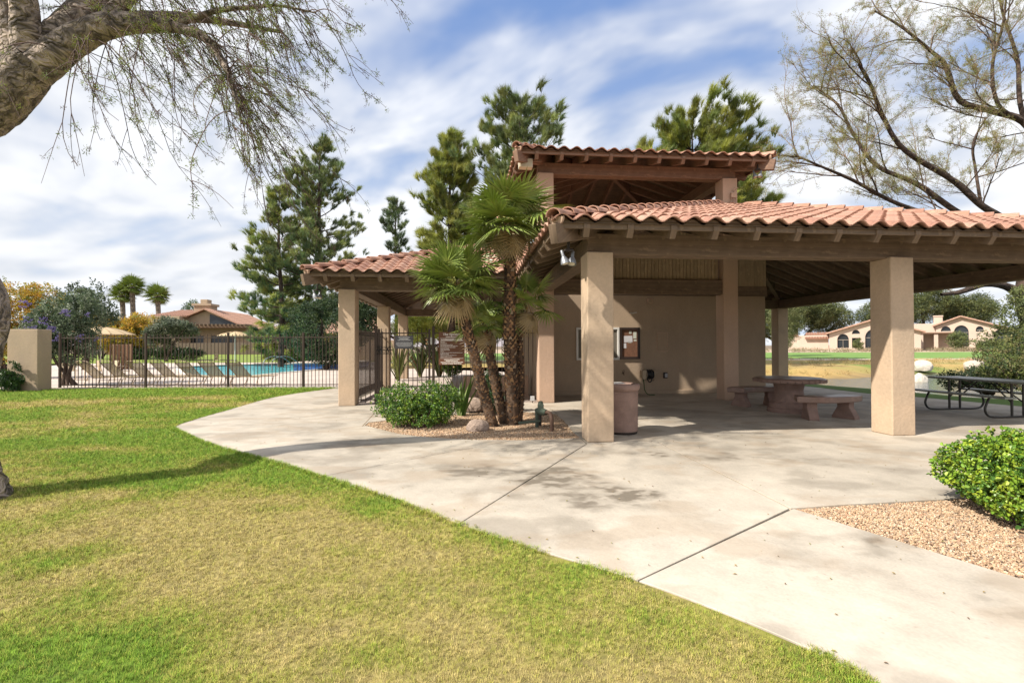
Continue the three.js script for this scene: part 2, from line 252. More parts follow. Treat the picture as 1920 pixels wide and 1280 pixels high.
function roof(label, c, half, e, sides, opt) {
  const { wood, rafter = 0.625, raftDepth = 0.2, single, phase = 0, slope = SL } = opt;
  const deckParts = [], field = M.tiles.map(() => []), singles = [], capsAt = new Map(), r = rng(Math.round(c[0] * 100 + c[1] * 10));
  const P = (d) => e + slope * d, cs = Math.cos(Math.atan(slope)), sn = Math.sin(Math.atan(slope));
  for (const [side, s0, s1] of sides) {
    const f = sideFrame(c, half, side);
    // deck: two sheets
    const lo = Math.max(-half, s0), hi = Math.min(half, s1), tri = [[lo, 0], [hi, 0]];
    if (hi < half - 1e-3) tri.push([hi, half - Math.abs(hi)]); if (lo < 0 && hi > 0) tri.push([0, half]); if (lo > -half + 1e-3) tri.push([lo, half - Math.abs(lo)]);
    for (const o of [0.004, 0.04]) { const q = tri.map(([s, d]) => f.at(s, d, P(d) + o)); const pos = []; for (let k = 1; k + 1 < q.length; k++) pos.push(...q[0].toArray(), ...q[k].toArray(), ...q[k + 1].toArray()); const g = new THREE.BufferGeometry(); g.setAttribute('position', new THREE.Float32BufferAttribute(pos, 3)); deckParts.push(uvAlong(g, f.S)); }
    // fascia with its upper edge cut to the tiles
    { const pos = [], n = Math.ceil((hi - lo) / (PIT / 8)), a0 = lo + (lo <= -half + 1e-3 ? 0.07 : 0), a1 = hi - (hi >= half - 1e-3 ? 0.07 : 0); const q = (a, b, d2, e2) => pos.push(...a.toArray(), ...b.toArray(), ...d2.toArray(), ...a.toArray(), ...d2.toArray(), ...e2.toArray()); const hb = e - 0.06;
      for (let k = 0; k < n; k++) { const x = mix(a0, a1, k / n), y = mix(a0, a1, (k + 1) / n), hx = e + 0.062 + WAVE(x - phase), hy = e + 0.062 + WAVE(y - phase); q(f.at(x, 0.035, hb), f.at(y, 0.035, hb), f.at(y, 0.035, hy), f.at(x, 0.035, hx)); q(f.at(y, 0.075, hb), f.at(x, 0.075, hb), f.at(x, 0.075, hx), f.at(y, 0.075, hy)); q(f.at(x, 0.075, hb), f.at(y, 0.075, hb), f.at(y, 0.035, hb), f.at(x, 0.035, hb)); }
      const g = new THREE.BufferGeometry(); g.setAttribute('position', new THREE.Float32BufferAttribute(pos, 3)); mesh('fascia', uvAlong(g, f.S), opt.fascia, bld); }
    // rafters with cut tails
    for (let k = -40; k < 40; k++) {
      const s = (k + 0.5) * rafter, D = half - Math.abs(s) - 0.09; if (D < 0.35 || s < lo + 0.06 || s > hi - 0.06) continue;
      const sh = new THREE.Shape([[0.012, 0], [0.012, -0.062], [0.085, -raftDepth], [D, -raftDepth], [D, 0]].map(([d, h]) => new THREE.Vector2(d, P(d) + h)));
      const g = new THREE.ExtrudeGeometry(sh, { depth: 0.08, bevelEnabled: true, bevelThickness: 0.005, bevelSize: 0.005, bevelOffset: -0.005, bevelSegments: 1 }); g.translate(0, 0, -0.04);
      const o = f.at(s, 0, 0); g.applyMatrix4(new THREE.Matrix4().makeBasis(f.D, f.up, f.D.clone().cross(f.up)).setPosition(o));
      mesh('rafter', uvAlong(g, f.D.clone().multiplyScalar(cs).addScaledVector(f.up, sn)), opt.raft, bld);
    }
    // tiles
    const basis = new THREE.Matrix4().makeBasis(f.S, f.D.clone().multiplyScalar(-sn).addScaledVector(f.up, cs), f.D.clone().multiplyScalar(-cs).addScaledVector(f.up, -sn));
    const nS = f.S, hip1 = f.S.clone().multiplyScalar(-1).sub(f.D), hip2 = f.S.clone().sub(f.D), o0 = f.at(0, 0, 0);
    const planes = [[hip1, hip1.dot(o0) - half], [hip2, hip2.dot(o0) - half]]; if (lo > -half + 1e-3) planes.push([nS, nS.dot(o0) + lo]); if (hi < half - 1e-3) planes.push([nS.clone().negate(), -nS.dot(o0) - hi]);
    for (let row = 0; row * EXP * cs < half; row++) for (let k = -24; k <= 24; k++) {
      const s = phase + k * PIT, d = row * EXP * cs - 0.025 + (row ? (r() - 0.5) * 0.012 : 0), w = PIT / 2 + 0.01; if (s + w < lo || s - w > hi || Math.abs(s) - w > half - d) continue;
      const mi = Math.floor(r() * 5), gi = Math.floor(r() * 4), jit = new THREE.Matrix4().makeRotationY((r() - 0.5) * 0.02);
      const mt = basis.clone().setPosition(f.at(s, d, P(d) + 0.012 + (r() - 0.5) * 0.006)).multiply(jit);
      const whole = Math.abs(s) + w < half - d - 0.42 && s - w > lo && s + w < hi;
      if (whole && single && single(side, row, s)) { singles.push([gi, mi, mt]); continue; }
      let g = TG[gi].clone().applyMatrix4(mt); if (!whole) g = clipGeo(g, planes); if (g) field[mi].push(g);
    }
  }
  const deck = mesh('roof', deckParts, M.ceil, bld); deck.userData.label = label;
  for (const [gi, mi, mt] of singles) { const o = mesh('roof_tile', TG[gi], M.tiles[mi], deck); o.applyMatrix4(mt); }
  field.forEach((l, i) => { if (l.length) mesh('tile_field', l, M.tiles[i], deck).userData.kind = 'stuff'; });
  // hips
  const names = sides.map((x) => x[0]);
  for (const [su, sv, a, b] of [[-1, -1, 'left', 'front'], [1, -1, 'front', 'right'], [1, 1, 'right', 'back'], [-1, 1, 'back', 'left']]) {
    if (opt.noHip && opt.noHip(su, sv)) continue;
    const p0 = (t, h) => V(c[0] + su * (half - t), h, c[1] + sv * (half - t));
    const top = 0.02, L = half - (opt.hipStop || 0.05);
    const g = bar(p0(-0.03, P(-0.03) - 0.15), p0(L, P(L) - 0.15), 0.13, 0.27, 0.01);
    mesh('hip_rafter', uvAlong(g, p0(1, 1).sub(p0(0, 0))), opt.raft, bld);
    const dir = p0(0, P(0)).sub(p0(1, P(1))).normalize(), x = new THREE.Vector3().crossVectors(new THREE.Vector3(0, 1, 0), dir).normalize(), y = new THREE.Vector3().crossVectors(dir, x);
    { const g = new THREE.CylinderGeometry(0.112, 0.112, 0.05, 14, 1, false, -Math.PI / 2, Math.PI); g.rotateX(Math.PI / 2); g.rotateZ(Math.PI / 2 * 0); const o = mesh('mortar_plug', triUV(g), M.stuccoPink, deck); o.applyMatrix4(new THREE.Matrix4().makeBasis(x, y, dir).setPosition(p0(0.03, P(0.03) + 0.075))); }
    const per = 0.36 / p0(0, P(0)).distanceTo(p0(1, P(1)));
    for (let t = -0.03, n = 0; t < L - 0.1; t += per, n++) { const o = mesh('ridge_tile', capGeo[n % 3], M.tiles[Math.floor(r() * 5)], deck); const m = new THREE.Matrix4().makeBasis(x, y, dir).setPosition(p0(t, P(t) + 0.085 + (r() - 0.5) * 0.008)); o.applyMatrix4(m.multiply(new THREE.Matrix4().makeRotationX(-0.035).multiply(new THREE.Matrix4().makeRotationZ((r() - 0.5) * 0.05)))); }
  }
}
const H1 = G + CW / 2 + 0.6, C1c = [U0 + G + CW / 2, V0 + G + CW / 2], C2c = [U0 + CW / 2, V0 + 2 * G + CW / 2], CTc = [U0 + G / 2 + CW / 2, V0 + 1.5 * G + CW / 2];
roof('red clay tile roof over the picnic ramada', C1c, H1, 3.135, [['front', -9, 9], ['right', -9, 9], ['back', -9, 0], ['left', 0, 9]], { raft: M.tail, fascia: M.fascia, phase: -3.476 + 11 * PIT, single: (s, row) => s === 'front' && row < 6, noHip: (a, b) => a < 0 && b > 0, hipStop: 0.32 });
roof('red clay tile roof over the gate ramada', C2c, H1, 3.155, [['front', -9, 0], ['left', -9, 9], ['back', -9, 9], ['right', 0, 9]], { raft: M.tail, fascia: M.fascia, phase: 0.1, single: (s, row, x) => s === 'front' && row < 9 && x > -5.3 && x < -1.5, noHip: (a, b) => a > 0 && b < 0, hipStop: 0.32 });
roof('red clay tile roof on the raised tower', CTc, G / 2 + CW / 2 + 0.6, 6.2, [['front', -9, 9], ['right', -9, 9], ['back', -9, 9], ['left', -9, 9]], { raft: M.towerWood, fascia: M.towerWood, rafter: 0.62, phase: 0.06, slope: 0.3, single: (s, row) => s === 'front' && row < 1 });

// vertical boards that close the tower bay under the ramada roof
{
  const v = V0 + G + 0.2; let n = 0;
  for (let u = U0 + CW + 0.01; u < U0 + G - 0.08; u += 0.098, n++) { const top = 3.1 + SL * (u - (C1c[0] - H1)); mesh('siding_board', triUV(bx(u, u + 0.09, 3.185, top, v - 0.012, v + 0.012, 0.004), 1, true), M.siding[n % 3], bld); }
  { const u0 = U0 + CW, u1 = U0 + G - 0.02, top = (u) => 3.12 + SL * (u - (C1c[0] - H1)); const sh = new THREE.Shape([[u0, 3.2], [u1, 3.2], [u1, top(u1)], [u0, top(u0)]].map((p) => new THREE.Vector2(...p))), g = new THREE.ExtrudeGeometry(sh, { depth: 0.03, bevelEnabled: false }); g.translate(0, 0, -v - 0.05); mesh('backing_panel', triUV(g), M.beam, bld); }
  const sideBoards = []; for (let w = V0 + G + CW + 0.01, k = 0; w < V0 + 2 * G - 0.08; w += 0.098, k++) mesh('siding_board', triUV(bx(U0 + 0.19, U0 + 0.215, 2.9, 3.1 + SL * (w - (C2c[1] - H1)), w, w + 0.09, 0.004), 1, true), M.siding[k % 3], bld);
}
// restroom block
const WV = 13.8, WR = 9.16;
mesh('wall', triUV(bx(2.05, WR, 0, 2.965, WV, 18.4, 0.015, 2)), M.stuccoWall, bld);
mesh('wall', triUV(bx(U0 + 0.06, U0 + 0.36, 0, 2.9, V0 + G + CW, V0 + 2 * G, 0.015)), M.stuccoWall, bld);
mesh('trim_band', uvAlong(bx(6.82, WR + 0.03, 2.965, 3.265, WV - 0.05, 18.4, 0.01), new THREE.Vector3(1, 0, 0)), M.beam, bld);
mesh('wall_cap', uvAlong(bx(2.05, 6.8, 2.968, 3.2, WV + 0.02, 18.3, 0.01), new THREE.Vector3(1, 0, 0)), M.beam, bld);
for (let u = 6.83, n = 0; u < WR - 0.03; u += 0.098, n++) mesh('siding_board', triUV(bx(u, u + 0.09, 3.262, 3.1 + SL * Math.min(C1c[0] + H1 - u, 5.2) - 0.03, WV - 0.02, WV + 0.004, 0.004), 1, true), M.siding[(n + 1) % 3], bld);
mesh('backing_panel', bx(6.82, WR, 3.27, 4.2, WV + 0.006, WV + 0.04, 0), M.beam, bld);
mesh('foundation_strip', triUV(bx(2.06, 6.83, 0, 0.115, WV - 0.045, WV + 0.02, 0.006)), M.stuccoWall, bld);

// ---------- ground ----------
const lawnEdge = smoothLine([[-4.7, 17.0], [-4.96, 16.41], [-5.58, 14.45], [-5.55, 11.51], [-5.5, 9.99], [-5.36, 9.16], [-4.78, 8.46], [-3.75, 7.36], [-2.58, 6.35], [-1.67, 5.5], [-0.82, 4.69], [-0.13, 3.95], [0.46, 3.37], [1.05, 2.84], [1.45, 2.37], [1.63, 2.11], [1.73, 1.89], [2.0, 1.2], [2.3, 0], [2.5, -4]], 120);
const nearest = (u, v) => { let b = 0, m = 1e9; lawnEdge.forEach(([a, c], i) => { const d = Math.hypot(a - u, c - v); if (d < m) { m = d; b = i; } }); return b; };
const iJ4 = nearest(-1.67, 5.5), iJ1 = nearest(-0.13, 3.95), iJ2 = nearest(1.05, 2.84);
const bedFront = smoothLine([[-1.9, 8.95], [-1.46, 8.4], [-1.03, 7.92], [-0.24, 7.5], [0.67, 7.27], [1.76, 7.34]], 24);
const bedBack = smoothLine([[1.77, 8.0], [1.85, 9.0], [1.87, 10.0], [1.2, 10.4], [0.3, 10.5], [-0.35, 10.1], [-1.3, 9.7], [-1.9, 9.3]], 24);
const leftBed = [...bedFront, ...bedBack];
const rightBed = [[2.9, 3.98], [3.49, 4.02], [4.56, 4.06], [7.2, 4.12], [7.2, 0.4], [4.3, 0.4], [3.85, 1.4], [3.42, 2.63]];
const lawnPoly = [...lawnEdge, [-34, -4], [-34, 19.9], [-15.2, 18.28], [-14.5, 18.2], [-4.6, 17.2]];

// concrete with its stains: one map over 20 x 20 m
const stainAt = [[0.1, 5.5, 0.75, 0.34, 0.6], [1.0, 5.2, 0.42, 0.6, 1.1], [1.36, 4.5, 0.38, 0.55, 0.95], [2.45, 6.1, 0.42, 0.22, 0.8], [3.4, 5.9, 0.7, 0.3, 0.45], [4.3, 5.6, 0.8, 0.35, 0.4], [2.9, 3.1, 0.2, 0.13, 0.5], [-1.5, 7.3, 0.9, 0.5, 0.35], [-3.0, 8.6, 0.8, 0.6, 0.3], [6.2, 5.7, 0.9, 0.4, 0.35], [3.0, 2.4, 0.45, 0.28, 0.4], [0.2, 4.6, 0.5, 0.4, 0.3], [2.2, 2.9, 0.4, 0.25, 0.25], [-2.6, 10.8, 1, 0.5, 0.4]];
const concTex = tex(2048, 2048, (x, y) => {
  const u = -6 + x * 20, v = y * 20;
  const a = fbm(u * 0.7, v * 0.7, 5) - 0.5, b = fbm(u * 5 + 9, v * 5, 4) - 0.5, c = h2(Math.floor(u * 100), Math.floor(v * 100)) - 0.5;
  let k = 1 + a * 0.5 + b * 0.3 + c * 0.14;
  let s = 0; const wu = u + (fbm(u * 2.2, v * 2.2 + 5, 4) - 0.5) * 0.9, wv = v + (fbm(u * 2.2 + 40, v * 2.2, 4) - 0.5) * 0.7;
  for (const [su, sv, ru, rv, p] of stainAt) { const d = Math.hypot((wu - su) / ru, (wv - sv) / rv); s = Math.max(s, p * sm(1.15, 0.35, d)); }
  s *= 0.45 + 0.95 * sm(0.35, 0.62, fbm(u * 7, v * 11, 5)); s += 0.5 * sm(0.5, 0.7, fbm(u * 1.6 + 3, v * 2.4 + 17, 5));
  const rust = 0.6 * sm(0.52, 0.72, fbm(u * 2.1 + 70, v * 3.1 + 4, 4));
  let q = [0.475 * k, 0.42 * k, 0.345 * k]; q = mix3(q, [0.18, 0.15, 0.115], clamp(s * 0.8)); q = mix3(q, [0.34, 0.255, 0.175], rust * 0.6);
  const fleck = h2(Math.floor(u * 90) + 7, Math.floor(v * 90)) > 0.997 ? 0.3 : 0; q = mix3(q, [0.14, 0.1, 0.06], fleck);
  return S3(q);
});
const concBump = tex(512, 512, (x, y) => gray(0.6 * fbm(x * 90, y * 90, 2, 90) + 0.4 * fbm(x * 16, y * 16, 4, 16)), false);
M.concrete = std({ map: concTex, roughness: 0.68, bumpMap: rep(concBump, 5), bumpScale: 0.0035 });
function concUV(g) { const p = g.attributes.position, uv = g.attributes.uv; for (let i = 0; i < p.count; i++) uv.setXY(i, (p.getX(i) + 6) / 20, -p.getZ(i) / 20); return g; }
function inset(pts, k) { const n = pts.length, a = pts.reduce((s, p, i) => { const q = pts[(i + 1) % n]; return s + p[0] * q[1] - q[0] * p[1]; }, 0), sg = a > 0 ? 1 : -1; return pts.map((p, i) => { const o = pts[(i + n - 1) % n], q = pts[(i + 1) % n]; let ax = p[0] - o[0], ay = p[1] - o[1], bx2 = q[0] - p[0], by = q[1] - p[1]; const la = Math.hypot(ax, ay) || 1, lb = Math.hypot(bx2, by) || 1; let nx = -ay / la - by / lb, ny = ax / la + bx2 / lb; const l = Math.hypot(nx, ny) || 1; nx /= l; ny /= l; const cc = Math.max(0.4, nx * -ay / la + ny * ax / la); return [p[0] + sg * nx * k / cc, p[1] + sg * ny * k / cc]; }); }
const patio = new THREE.Group(); patio.name = 'patio'; patio.userData = { kind: 'structure', label: 'weathered pale concrete paving around and under the ramadas' }; scene.add(patio);
const J4e = [0.67, 7.27], iB = 17;
const slabs = [
  [...lawnEdge.slice(0, iJ4 + 1), J4e, ...bedFront.slice(0, iB).reverse(), [-1.9, 9.3], ...bedBack.slice().reverse().slice(1, -6), [1.87, 12.1], [-3.0, 12.1], [-3.0, 17.05]],
  [...lawnEdge.slice(iJ4, iJ1 + 1), [1.75, 6.9], [1.76, 7.34], ...bedFront.slice(iB, -1).reverse(), J4e],
  [...lawnEdge.slice(iJ1, iJ2 + 1), [2.85, 3.97], [2.84, 6.9], [1.76, 6.9]],
  [...lawnEdge.slice(iJ2), [4.4, -4], [4.3, 0.4], [3.85, 1.4], [3.42, 2.63], [2.88, 3.97]],
  [[2.86, 3.97], [3.49, 4.02], [4.56, 4.06], [7.2, 4.12], [14.5, 4.3], [13.9, 6.9], [2.85, 6.9]],
  [[1.76, 6.905], [6.95, 6.905], [6.95, 12.1], [1.88, 12.1], [1.87, 10.0], [1.85, 9.0], [1.77, 8.0]],
  [[6.955, 6.905], [13.9, 6.905], [12.96, 9.91], [12.49, 11.94], [12.4, 12.1], [6.955, 12.1]],
  [[1.88, 12.105], [12.4, 12.105], [11.91, 13.05], [11.96, 15.04], [11.8, 18.5], [1.88, 18.5]],
];
for (const s of slabs) mesh('slab', concUV(slab(inset(s, 0.006), -0.1, 0, 0.003)), M.concrete, patio);

// soil below the joints, the lawn and the beds
M.soil = std({ map: rep(tex(256, 256, (x, y) => { const n = fbm(x * 20, y * 20, 4, 20); return S3(mix3([0.10, 0.07, 0.045], [0.26, 0.19, 0.12], n)); }), 1), roughness: 1 });
// wide ground that rises a little towards the houses
const Zc = (u, v) => v * 0.9957 + u * 0.0925;
{
  const ax = (n, a, b, p) => Array.from({ length: n + 1 }, (_, i) => { const t = i / n * 2 - 1; return mix(a, b, (Math.sign(t) * Math.pow(Math.abs(t), p) + 1) / 2); });
  const us = ax(60, -900, 900, 2.6), vs = ax(60, -700, 1500, 2.6), pos = [], idx = [];
  for (const v of vs) for (const u of us) pos.push(u, u < -3 ? mix(-0.3, 0.55, sm(50, 82, Zc(u, v))) : mix(-0.3, 0.7, sm(90, 130, Zc(u, v))) - (u > 5 && Zc(u, v) < 105 && v > 2 ? 1.9 : 0), -v);
  for (let j = 0; j < 60; j++) for (let i = 0; i < 60; i++) { const a = j * 61 + i; idx.push(a, a + 1, a + 61, a + 1, a + 62, a + 61); }
  const g = new THREE.BufferGeometry(); g.setAttribute('position', new THREE.Float32BufferAttribute(pos, 3)); g.setIndex(idx); struct('ground', triUV(g, 0.5), M.soil, 'bare dry ground beneath and beyond the lawns');
}
// lawn: green and straw in patches
function lawnMix(u, v) {     // 0 straw, 1 green
  const e = distEdge(lawnEdge, u, v, false);
  let g = 0.43 + 1.8 * (fbm(u * 0.5 + 3, v * 0.9 + 1, 4) - 0.47) + 1.0 * (fbm(u * 2.3, v * 2.6, 3) - 0.5);
  g += 0.42 * sm(0.75, 0.1, e) * (v < 9 ? 1 : 0.4);
  g += 0.75 * sm(13.2, 15.0, v + (fbm(u * 0.5, 3, 2) - 0.5) * 2) + 0.55 * sm(0.5, 0.1, Math.abs(v - 7.9 - 0.05 * (u + 8) + (fbm(u * 0.6, 1, 2) - 0.5))) * sm(-3.2, -6, u) + 0.3 * sm(0.7, 0.1, Math.abs(v - 10.6)) * sm(-4, -6, u);
  g += 0.4 * sm(1.3, 0.1, Math.hypot(u + 2.2 + fbm(u * 1.5, v * 1.5, 3) - 0.5, v - 2.2)) + 0.25 * sm(0.9, 0.2, Math.hypot(u + 3.0, v - 3.4));
  return clamp((g - 0.5) * 1.25 + 0.52);
}
const lawnCol = (m, k) => { const c = m < 0.5 ? mix3([0.47, 0.38, 0.14], [0.355, 0.345, 0.06], m * 2) : mix3([0.355, 0.345, 0.06], [0.175, 0.30, 0.022], m * 2 - 1); return c.map((x) => x * k); };
const lawnTex = tex(1024, 1024, (x, y) => { const u = -20 + x * 24, v = y * 20, m = lawnMix(u, v), n = 0.3 + 0.5 * fbm(u * 14, v * 14, 3) + 0.25 * (h2(Math.floor(u * 90), Math.floor(v * 90)) - 0.5); return S3(lawnCol(m, n)); });
{
  const g = poly(lawnPoly, -0.008), p = g.attributes.position, uv = g.attributes.uv; for (let i = 0; i < p.count; i++) uv.setXY(i, (p.getX(i) + 20) / 24, -p.getZ(i) / 20);
  struct('lawn', g, std({ map: lawnTex, roughness: 1 }), 'patchy green and straw coloured lawn beside the paving');
}
{
  const r = rng(99), P = [], C = [], blades = 7;   // one tuft
  const N = []; for (let b = 0; b < blades; b++) {
    const a = r() * 6.28, rad = Math.sqrt(r()) * 0.5, ox = Math.cos(a) * rad, oz = Math.sin(a) * rad, la = r() * 6.28, le = 0.25 + r() * 0.75, hh = 0.6 + r() * 0.6, w = 0.038, px = -Math.sin(la) * w, pz = Math.cos(la) * w, lx = Math.cos(la) * le, lz = Math.sin(la) * le;
    const b0 = [ox - px, 0, oz - pz], b1 = [ox + px, 0, oz + pz], m0 = [ox + lx * 0.35 - px * 0.8, hh * 0.62, oz + lz * 0.35 - pz * 0.8], m1 = [ox + lx * 0.35 + px * 0.8, hh * 0.62, oz + lz * 0.35 + pz * 0.8], t = [ox + lx, hh, oz + lz];
    for (const q of [b0, b1, m1, b0, m1, m0, m0, m1, t]) P.push(...q);
  }
  const g = new THREE.BufferGeometry(); g.setAttribute('position', new THREE.Float32BufferAttribute(P, 3)); g.computeVertexNormals();
  const nn = g.attributes.normal; for (let i = 0; i < nn.count; i++) { const v = new THREE.Vector3().fromBufferAttribute(nn, i); if (v.y < 0) v.negate(); v.y += 0.9; v.normalize(); nn.setXYZ(i, v.x, v.y, v.z); }
  const list = [], rr = rng(5);
  const put = (u, v, s) => { const m = clamp(lawnMix(u, v) + (rr() - 0.5) * 0.9), k = 0.5 + rr() * 0.95; list.push({ p: V(u, -0.014, v), q: eul((rr() - 0.5) * 0.5, rr() * 6.28, (rr() - 0.5) * 0.5), s: new THREE.Vector3(s, s * (0.55 + rr() * 0.7) * (m > 0.5 ? 1.1 : 0.85), s), c: lawnCol(m, k) }); };
  for (const [v0, v1, den, s] of [[0.6, 1.5, 2600, 0.026], [1.5, 3.2, 7800, 0.024], [3.2, 5, 5200, 0.028], [5, 8, 2600, 0.034], [8, 12, 900, 0.045], [12, 17.8, 480, 0.062]]) {
    const um = -1.19 * v1 - 3.0, ux = 2.3, n = (v1 - v0) * (ux - um) * den;
    for (let i = 0; i < n; i++) { const u = mix(um, ux, rr()), v = mix(v0, v1, rr()); if (u < -1.14 * v - 3.2 || !inside(lawnPoly, u, v)) continue; const e = distEdge(lawnEdge, u, v, false); if (e < 0.14 && rr() > sm(0.0, 0.14, e) * 0.9 + 0.1 * fbm(u * 3, v * 3, 2)) continue; if (fbm(u * 3.1 + 9, v * 3.1, 3) < 0.3 && rr() < 0.3) continue; put(u, v, s); }
  }
  for (let i = 0; i < 9000; i++) { const k = rr() * (lawnEdge.length - 2), a = Math.floor(k), f = k - a, u = mix(lawnEdge[a][0], lawnEdge[a + 1][0], f), v = mix(lawnEdge[a][1], lawnEdge[a + 1][1], f); if (v < 1.4 || (u > 0.3 && fbm(u * 4, v * 4, 2) < 0.5)) continue; const w = 0.03 + 0.05 * fbm(u * 5, v * 5, 2); put(u + (rr() - 0.62) * w * 1.6, v + (rr() - 0.62) * w * 1.6, v < 4 ? 0.03 : 0.04); }
  tag(scatter('grass', g, std({ roughness: 0.9, side: THREE.DoubleSide }), list), 'short mown grass blades covering the lawn', 'grass');
}
// gravel beds
{
  M.gravelBase = std({ map: rep(tex(256, 256, (x, y) => { const n = fbm(x * 40, y * 40, 3, 40); return S3(mix3([0.16, 0.10, 0.06], [0.42, 0.29, 0.18], n)); }), 1), roughness: 1 });
  const beds = new THREE.Group(); struct('gravel_bed', poly(inset(leftBed, 0.01), -0.03), M.gravelBase, 'planting bed of tan gravel beneath the palms'); struct('gravel_bed', poly(inset(rightBed, 0.01), -0.03), M.gravelBase, 'planting bed of tan gravel beneath the rounded hedge');
  const stone = (seed) => { const g = new THREE.IcosahedronGeometry(1, 0), p = g.attributes.position, r = rng(seed), f = [0.8 + r() * 0.4, 0.55 + r() * 0.25, 0.8 + r() * 0.4]; for (let i = 0; i < p.count; i++) { const k = 0.85 + 0.3 * h2(Math.round(p.getX(i) * 9) + seed, Math.round(p.getY(i) * 9 + p.getZ(i) * 31)); p.setXYZ(i, p.getX(i) * f[0] * k, p.getY(i) * f[1] * k, p.getZ(i) * f[2] * k); } g.computeVertexNormals(); return g; };
  const rr = rng(12), fill = (pl, den, s, far) => { const L = []; const us = pl.map((p) => p[0]), vs = pl.map((p) => p[1]), a = Math.min(...us), b = Math.max(...us), c = Math.min(...vs), d = Math.max(...vs); for (let i = 0; i < (b - a) * (d - c) * den; i++) { const u = mix(a, b, rr()), v = mix(c, d, rr()); if (!inside(pl, u, v) || u / v > 1.4) continue; const t = rr(), k = 0.65 + rr() * 0.6, e = distEdge(pl, u, v); const cc = t < 0.55 ? [0.50, 0.34, 0.21] : t < 0.8 ? [0.58, 0.45, 0.32] : t < 0.92 ? [0.36, 0.22, 0.14] : [0.22, 0.16, 0.12]; L.push({ p: V(u, -0.026 + rr() * 0.014 + 0.02 * fbm(u * 3, v * 3, 2) * sm(0, 0.3, e), v), q: eul(rr() * 6, rr() * 6, rr() * 6), s: s * (0.6 + rr() * 0.8), c: cc.map((x) => x * k) }); } return L; };
  const mt = std({ roughness: 0.95, flatShading: true });
  tag(scatter('gravel', stone(3), mt, fill(leftBed, 5200, 0.0105)), 'tan crushed gravel around the palm trunks', 'gravel');
  tag(scatter('gravel', stone(8), mt, fill(rightBed, 9500, 0.0078)), 'tan crushed gravel under the rounded hedge', 'gravel');
}

// ---------- plants ----------
const leafMat = (o = {}) => new THREE.MeshPhysicalMaterial({ roughness: 0.55, side: THREE.DoubleSide, transmission: 0, ...o });
const foliageMat = new THREE.MeshPhysicalMaterial({ roughness: 0.9, side: THREE.DoubleSide, transmission: 0.4, thickness: 0 });
const glossLeaf = std({ roughness: 0.4, side: THREE.DoubleSide });
function leafTris(P, o, dir, up, len, w, fold = 0.25) {   // folded pointed leaf
  const z = dir.clone().normalize(), x = new THREE.Vector3().crossVectors(up, z).normalize(), y = new THREE.Vector3().crossVectors(z, x);
  const at = (a, b, c) => [o.x + x.x * a + y.x * b + z.x * c, o.y + x.y * a + y.y * b + z.y * c, o.z + x.z * a + y.z * b + z.z * c];
  const b0 = at(0, 0, 0), m = at(0, -fold * w * 0.3, len * 0.55), t = at(0, -len * 0.06, len), l1 = at(-w * 0.42, fold * w, len * 0.28), l2 = at(-w * 0.4, fold * w, len * 0.68), r1 = at(w * 0.42, fold * w, len * 0.28), r2 = at(w * 0.4, fold * w, len * 0.68);
  for (const q of [b0, l1, m, l1, l2, m, l2, t, m, b0, m, r1, r1, m, r2, r2, m, t]) P.push(...q);
}
function leafClump(n, seed, len = 0.42, w = 0.22, spread = 0.35) {
  const P = [], r = rng(seed), up = new THREE.Vector3();
  for (let i = 0; i < n; i++) { const o = new THREE.Vector3(r() - 0.5, r() - 0.5, r() - 0.5).multiplyScalar(spread * 2), d = new THREE.Vector3(r() - 0.5, r() * 0.9 - 0.25, r() - 0.5).normalize(); up.set(r() - 0.5, 1, r() - 0.5).normalize(); leafTris(P, o, d, up, len * (0.7 + r() * 0.6), w * (0.7 + r() * 0.6)); }
  const g = new THREE.BufferGeometry(); g.setAttribute('position', new THREE.Float32BufferAttribute(P, 3)); g.computeVertexNormals(); return g;
}
const clumpA = leafClump(9, 1), clumpB = leafClump(9, 2, 0.5, 0.14), clumpC = leafClump(7, 3, 0.36, 0.3, 0.28), clumpD = leafClump(12, 4, 0.34, 0.1, 0.45);
// leaves spread through ellipsoids [u, h, v, ru, rh, rv], thinner inside and broken by gaps
function crown(ells, n, size, cols, seed, opt = {}) {
  const r = rng(seed), L = [], vol = ells.map((e) => e[3] * e[4] * e[5]), tot = vol.reduce((a, b) => a + b, 0);
  ells.forEach((e, ei) => {
    const m = Math.round(n * vol[ei] / tot);
    for (let i = 0; i < m; i++) {
      const a = r() * 6.283, z = r() * 2 - 1, q = Math.sqrt(1 - z * z), dx = q * Math.cos(a), dz = q * Math.sin(a);
      const bump = 0.72 + 0.5 * fbm(dx * 2.6 + ei * 7 + 20, dz * 2.6 + z * 2.2 + 20, 3), k = Math.pow(r(), opt.shell || 0.33) * bump;
      const u = e[0] + dx * e[3] * k, h = e[1] + z * e[4] * k, v = e[2] + dz * e[5] * k; if (h < (opt.floor ?? 0.02)) continue;
      const gs = opt.gap ?? 1.1; if (fbm(u * gs + seed, v * gs + h * gs * 1.3 + 50, 2) < (opt.hole ?? 0.36)) continue;
      const c = cols[Math.floor(Math.pow(r(), 1.3) * cols.length)], t = 0.72 + r() * 0.6;
      L.push({ p: V(u, h, v), q: eul((r() - 0.5) * 1.6, r() * 6.28, (r() - 0.5) * 1.6), s: size * (0.65 + r() * 0.7), c: c.map((x) => x * t) });
    }
  });
  return L;
}
const barkTex = (b, k = 0.8) => tex(256, 512, (x, y) => { const w = 3 * fbm(x * 4, y * 6, 3, 4, 6), f = fbm(x * 10 + w, y * 7, 5, 10, 7), cr = sm(0.09, 0.0, Math.abs(fbm(x * 12 + w, y * 6 + 3, 3, 12, 6) - 0.5)), n = (1 + (f - 0.5) * 1.9 * k) * (1 - 0.6 * cr); return S3(b.map((c) => c * n)); });
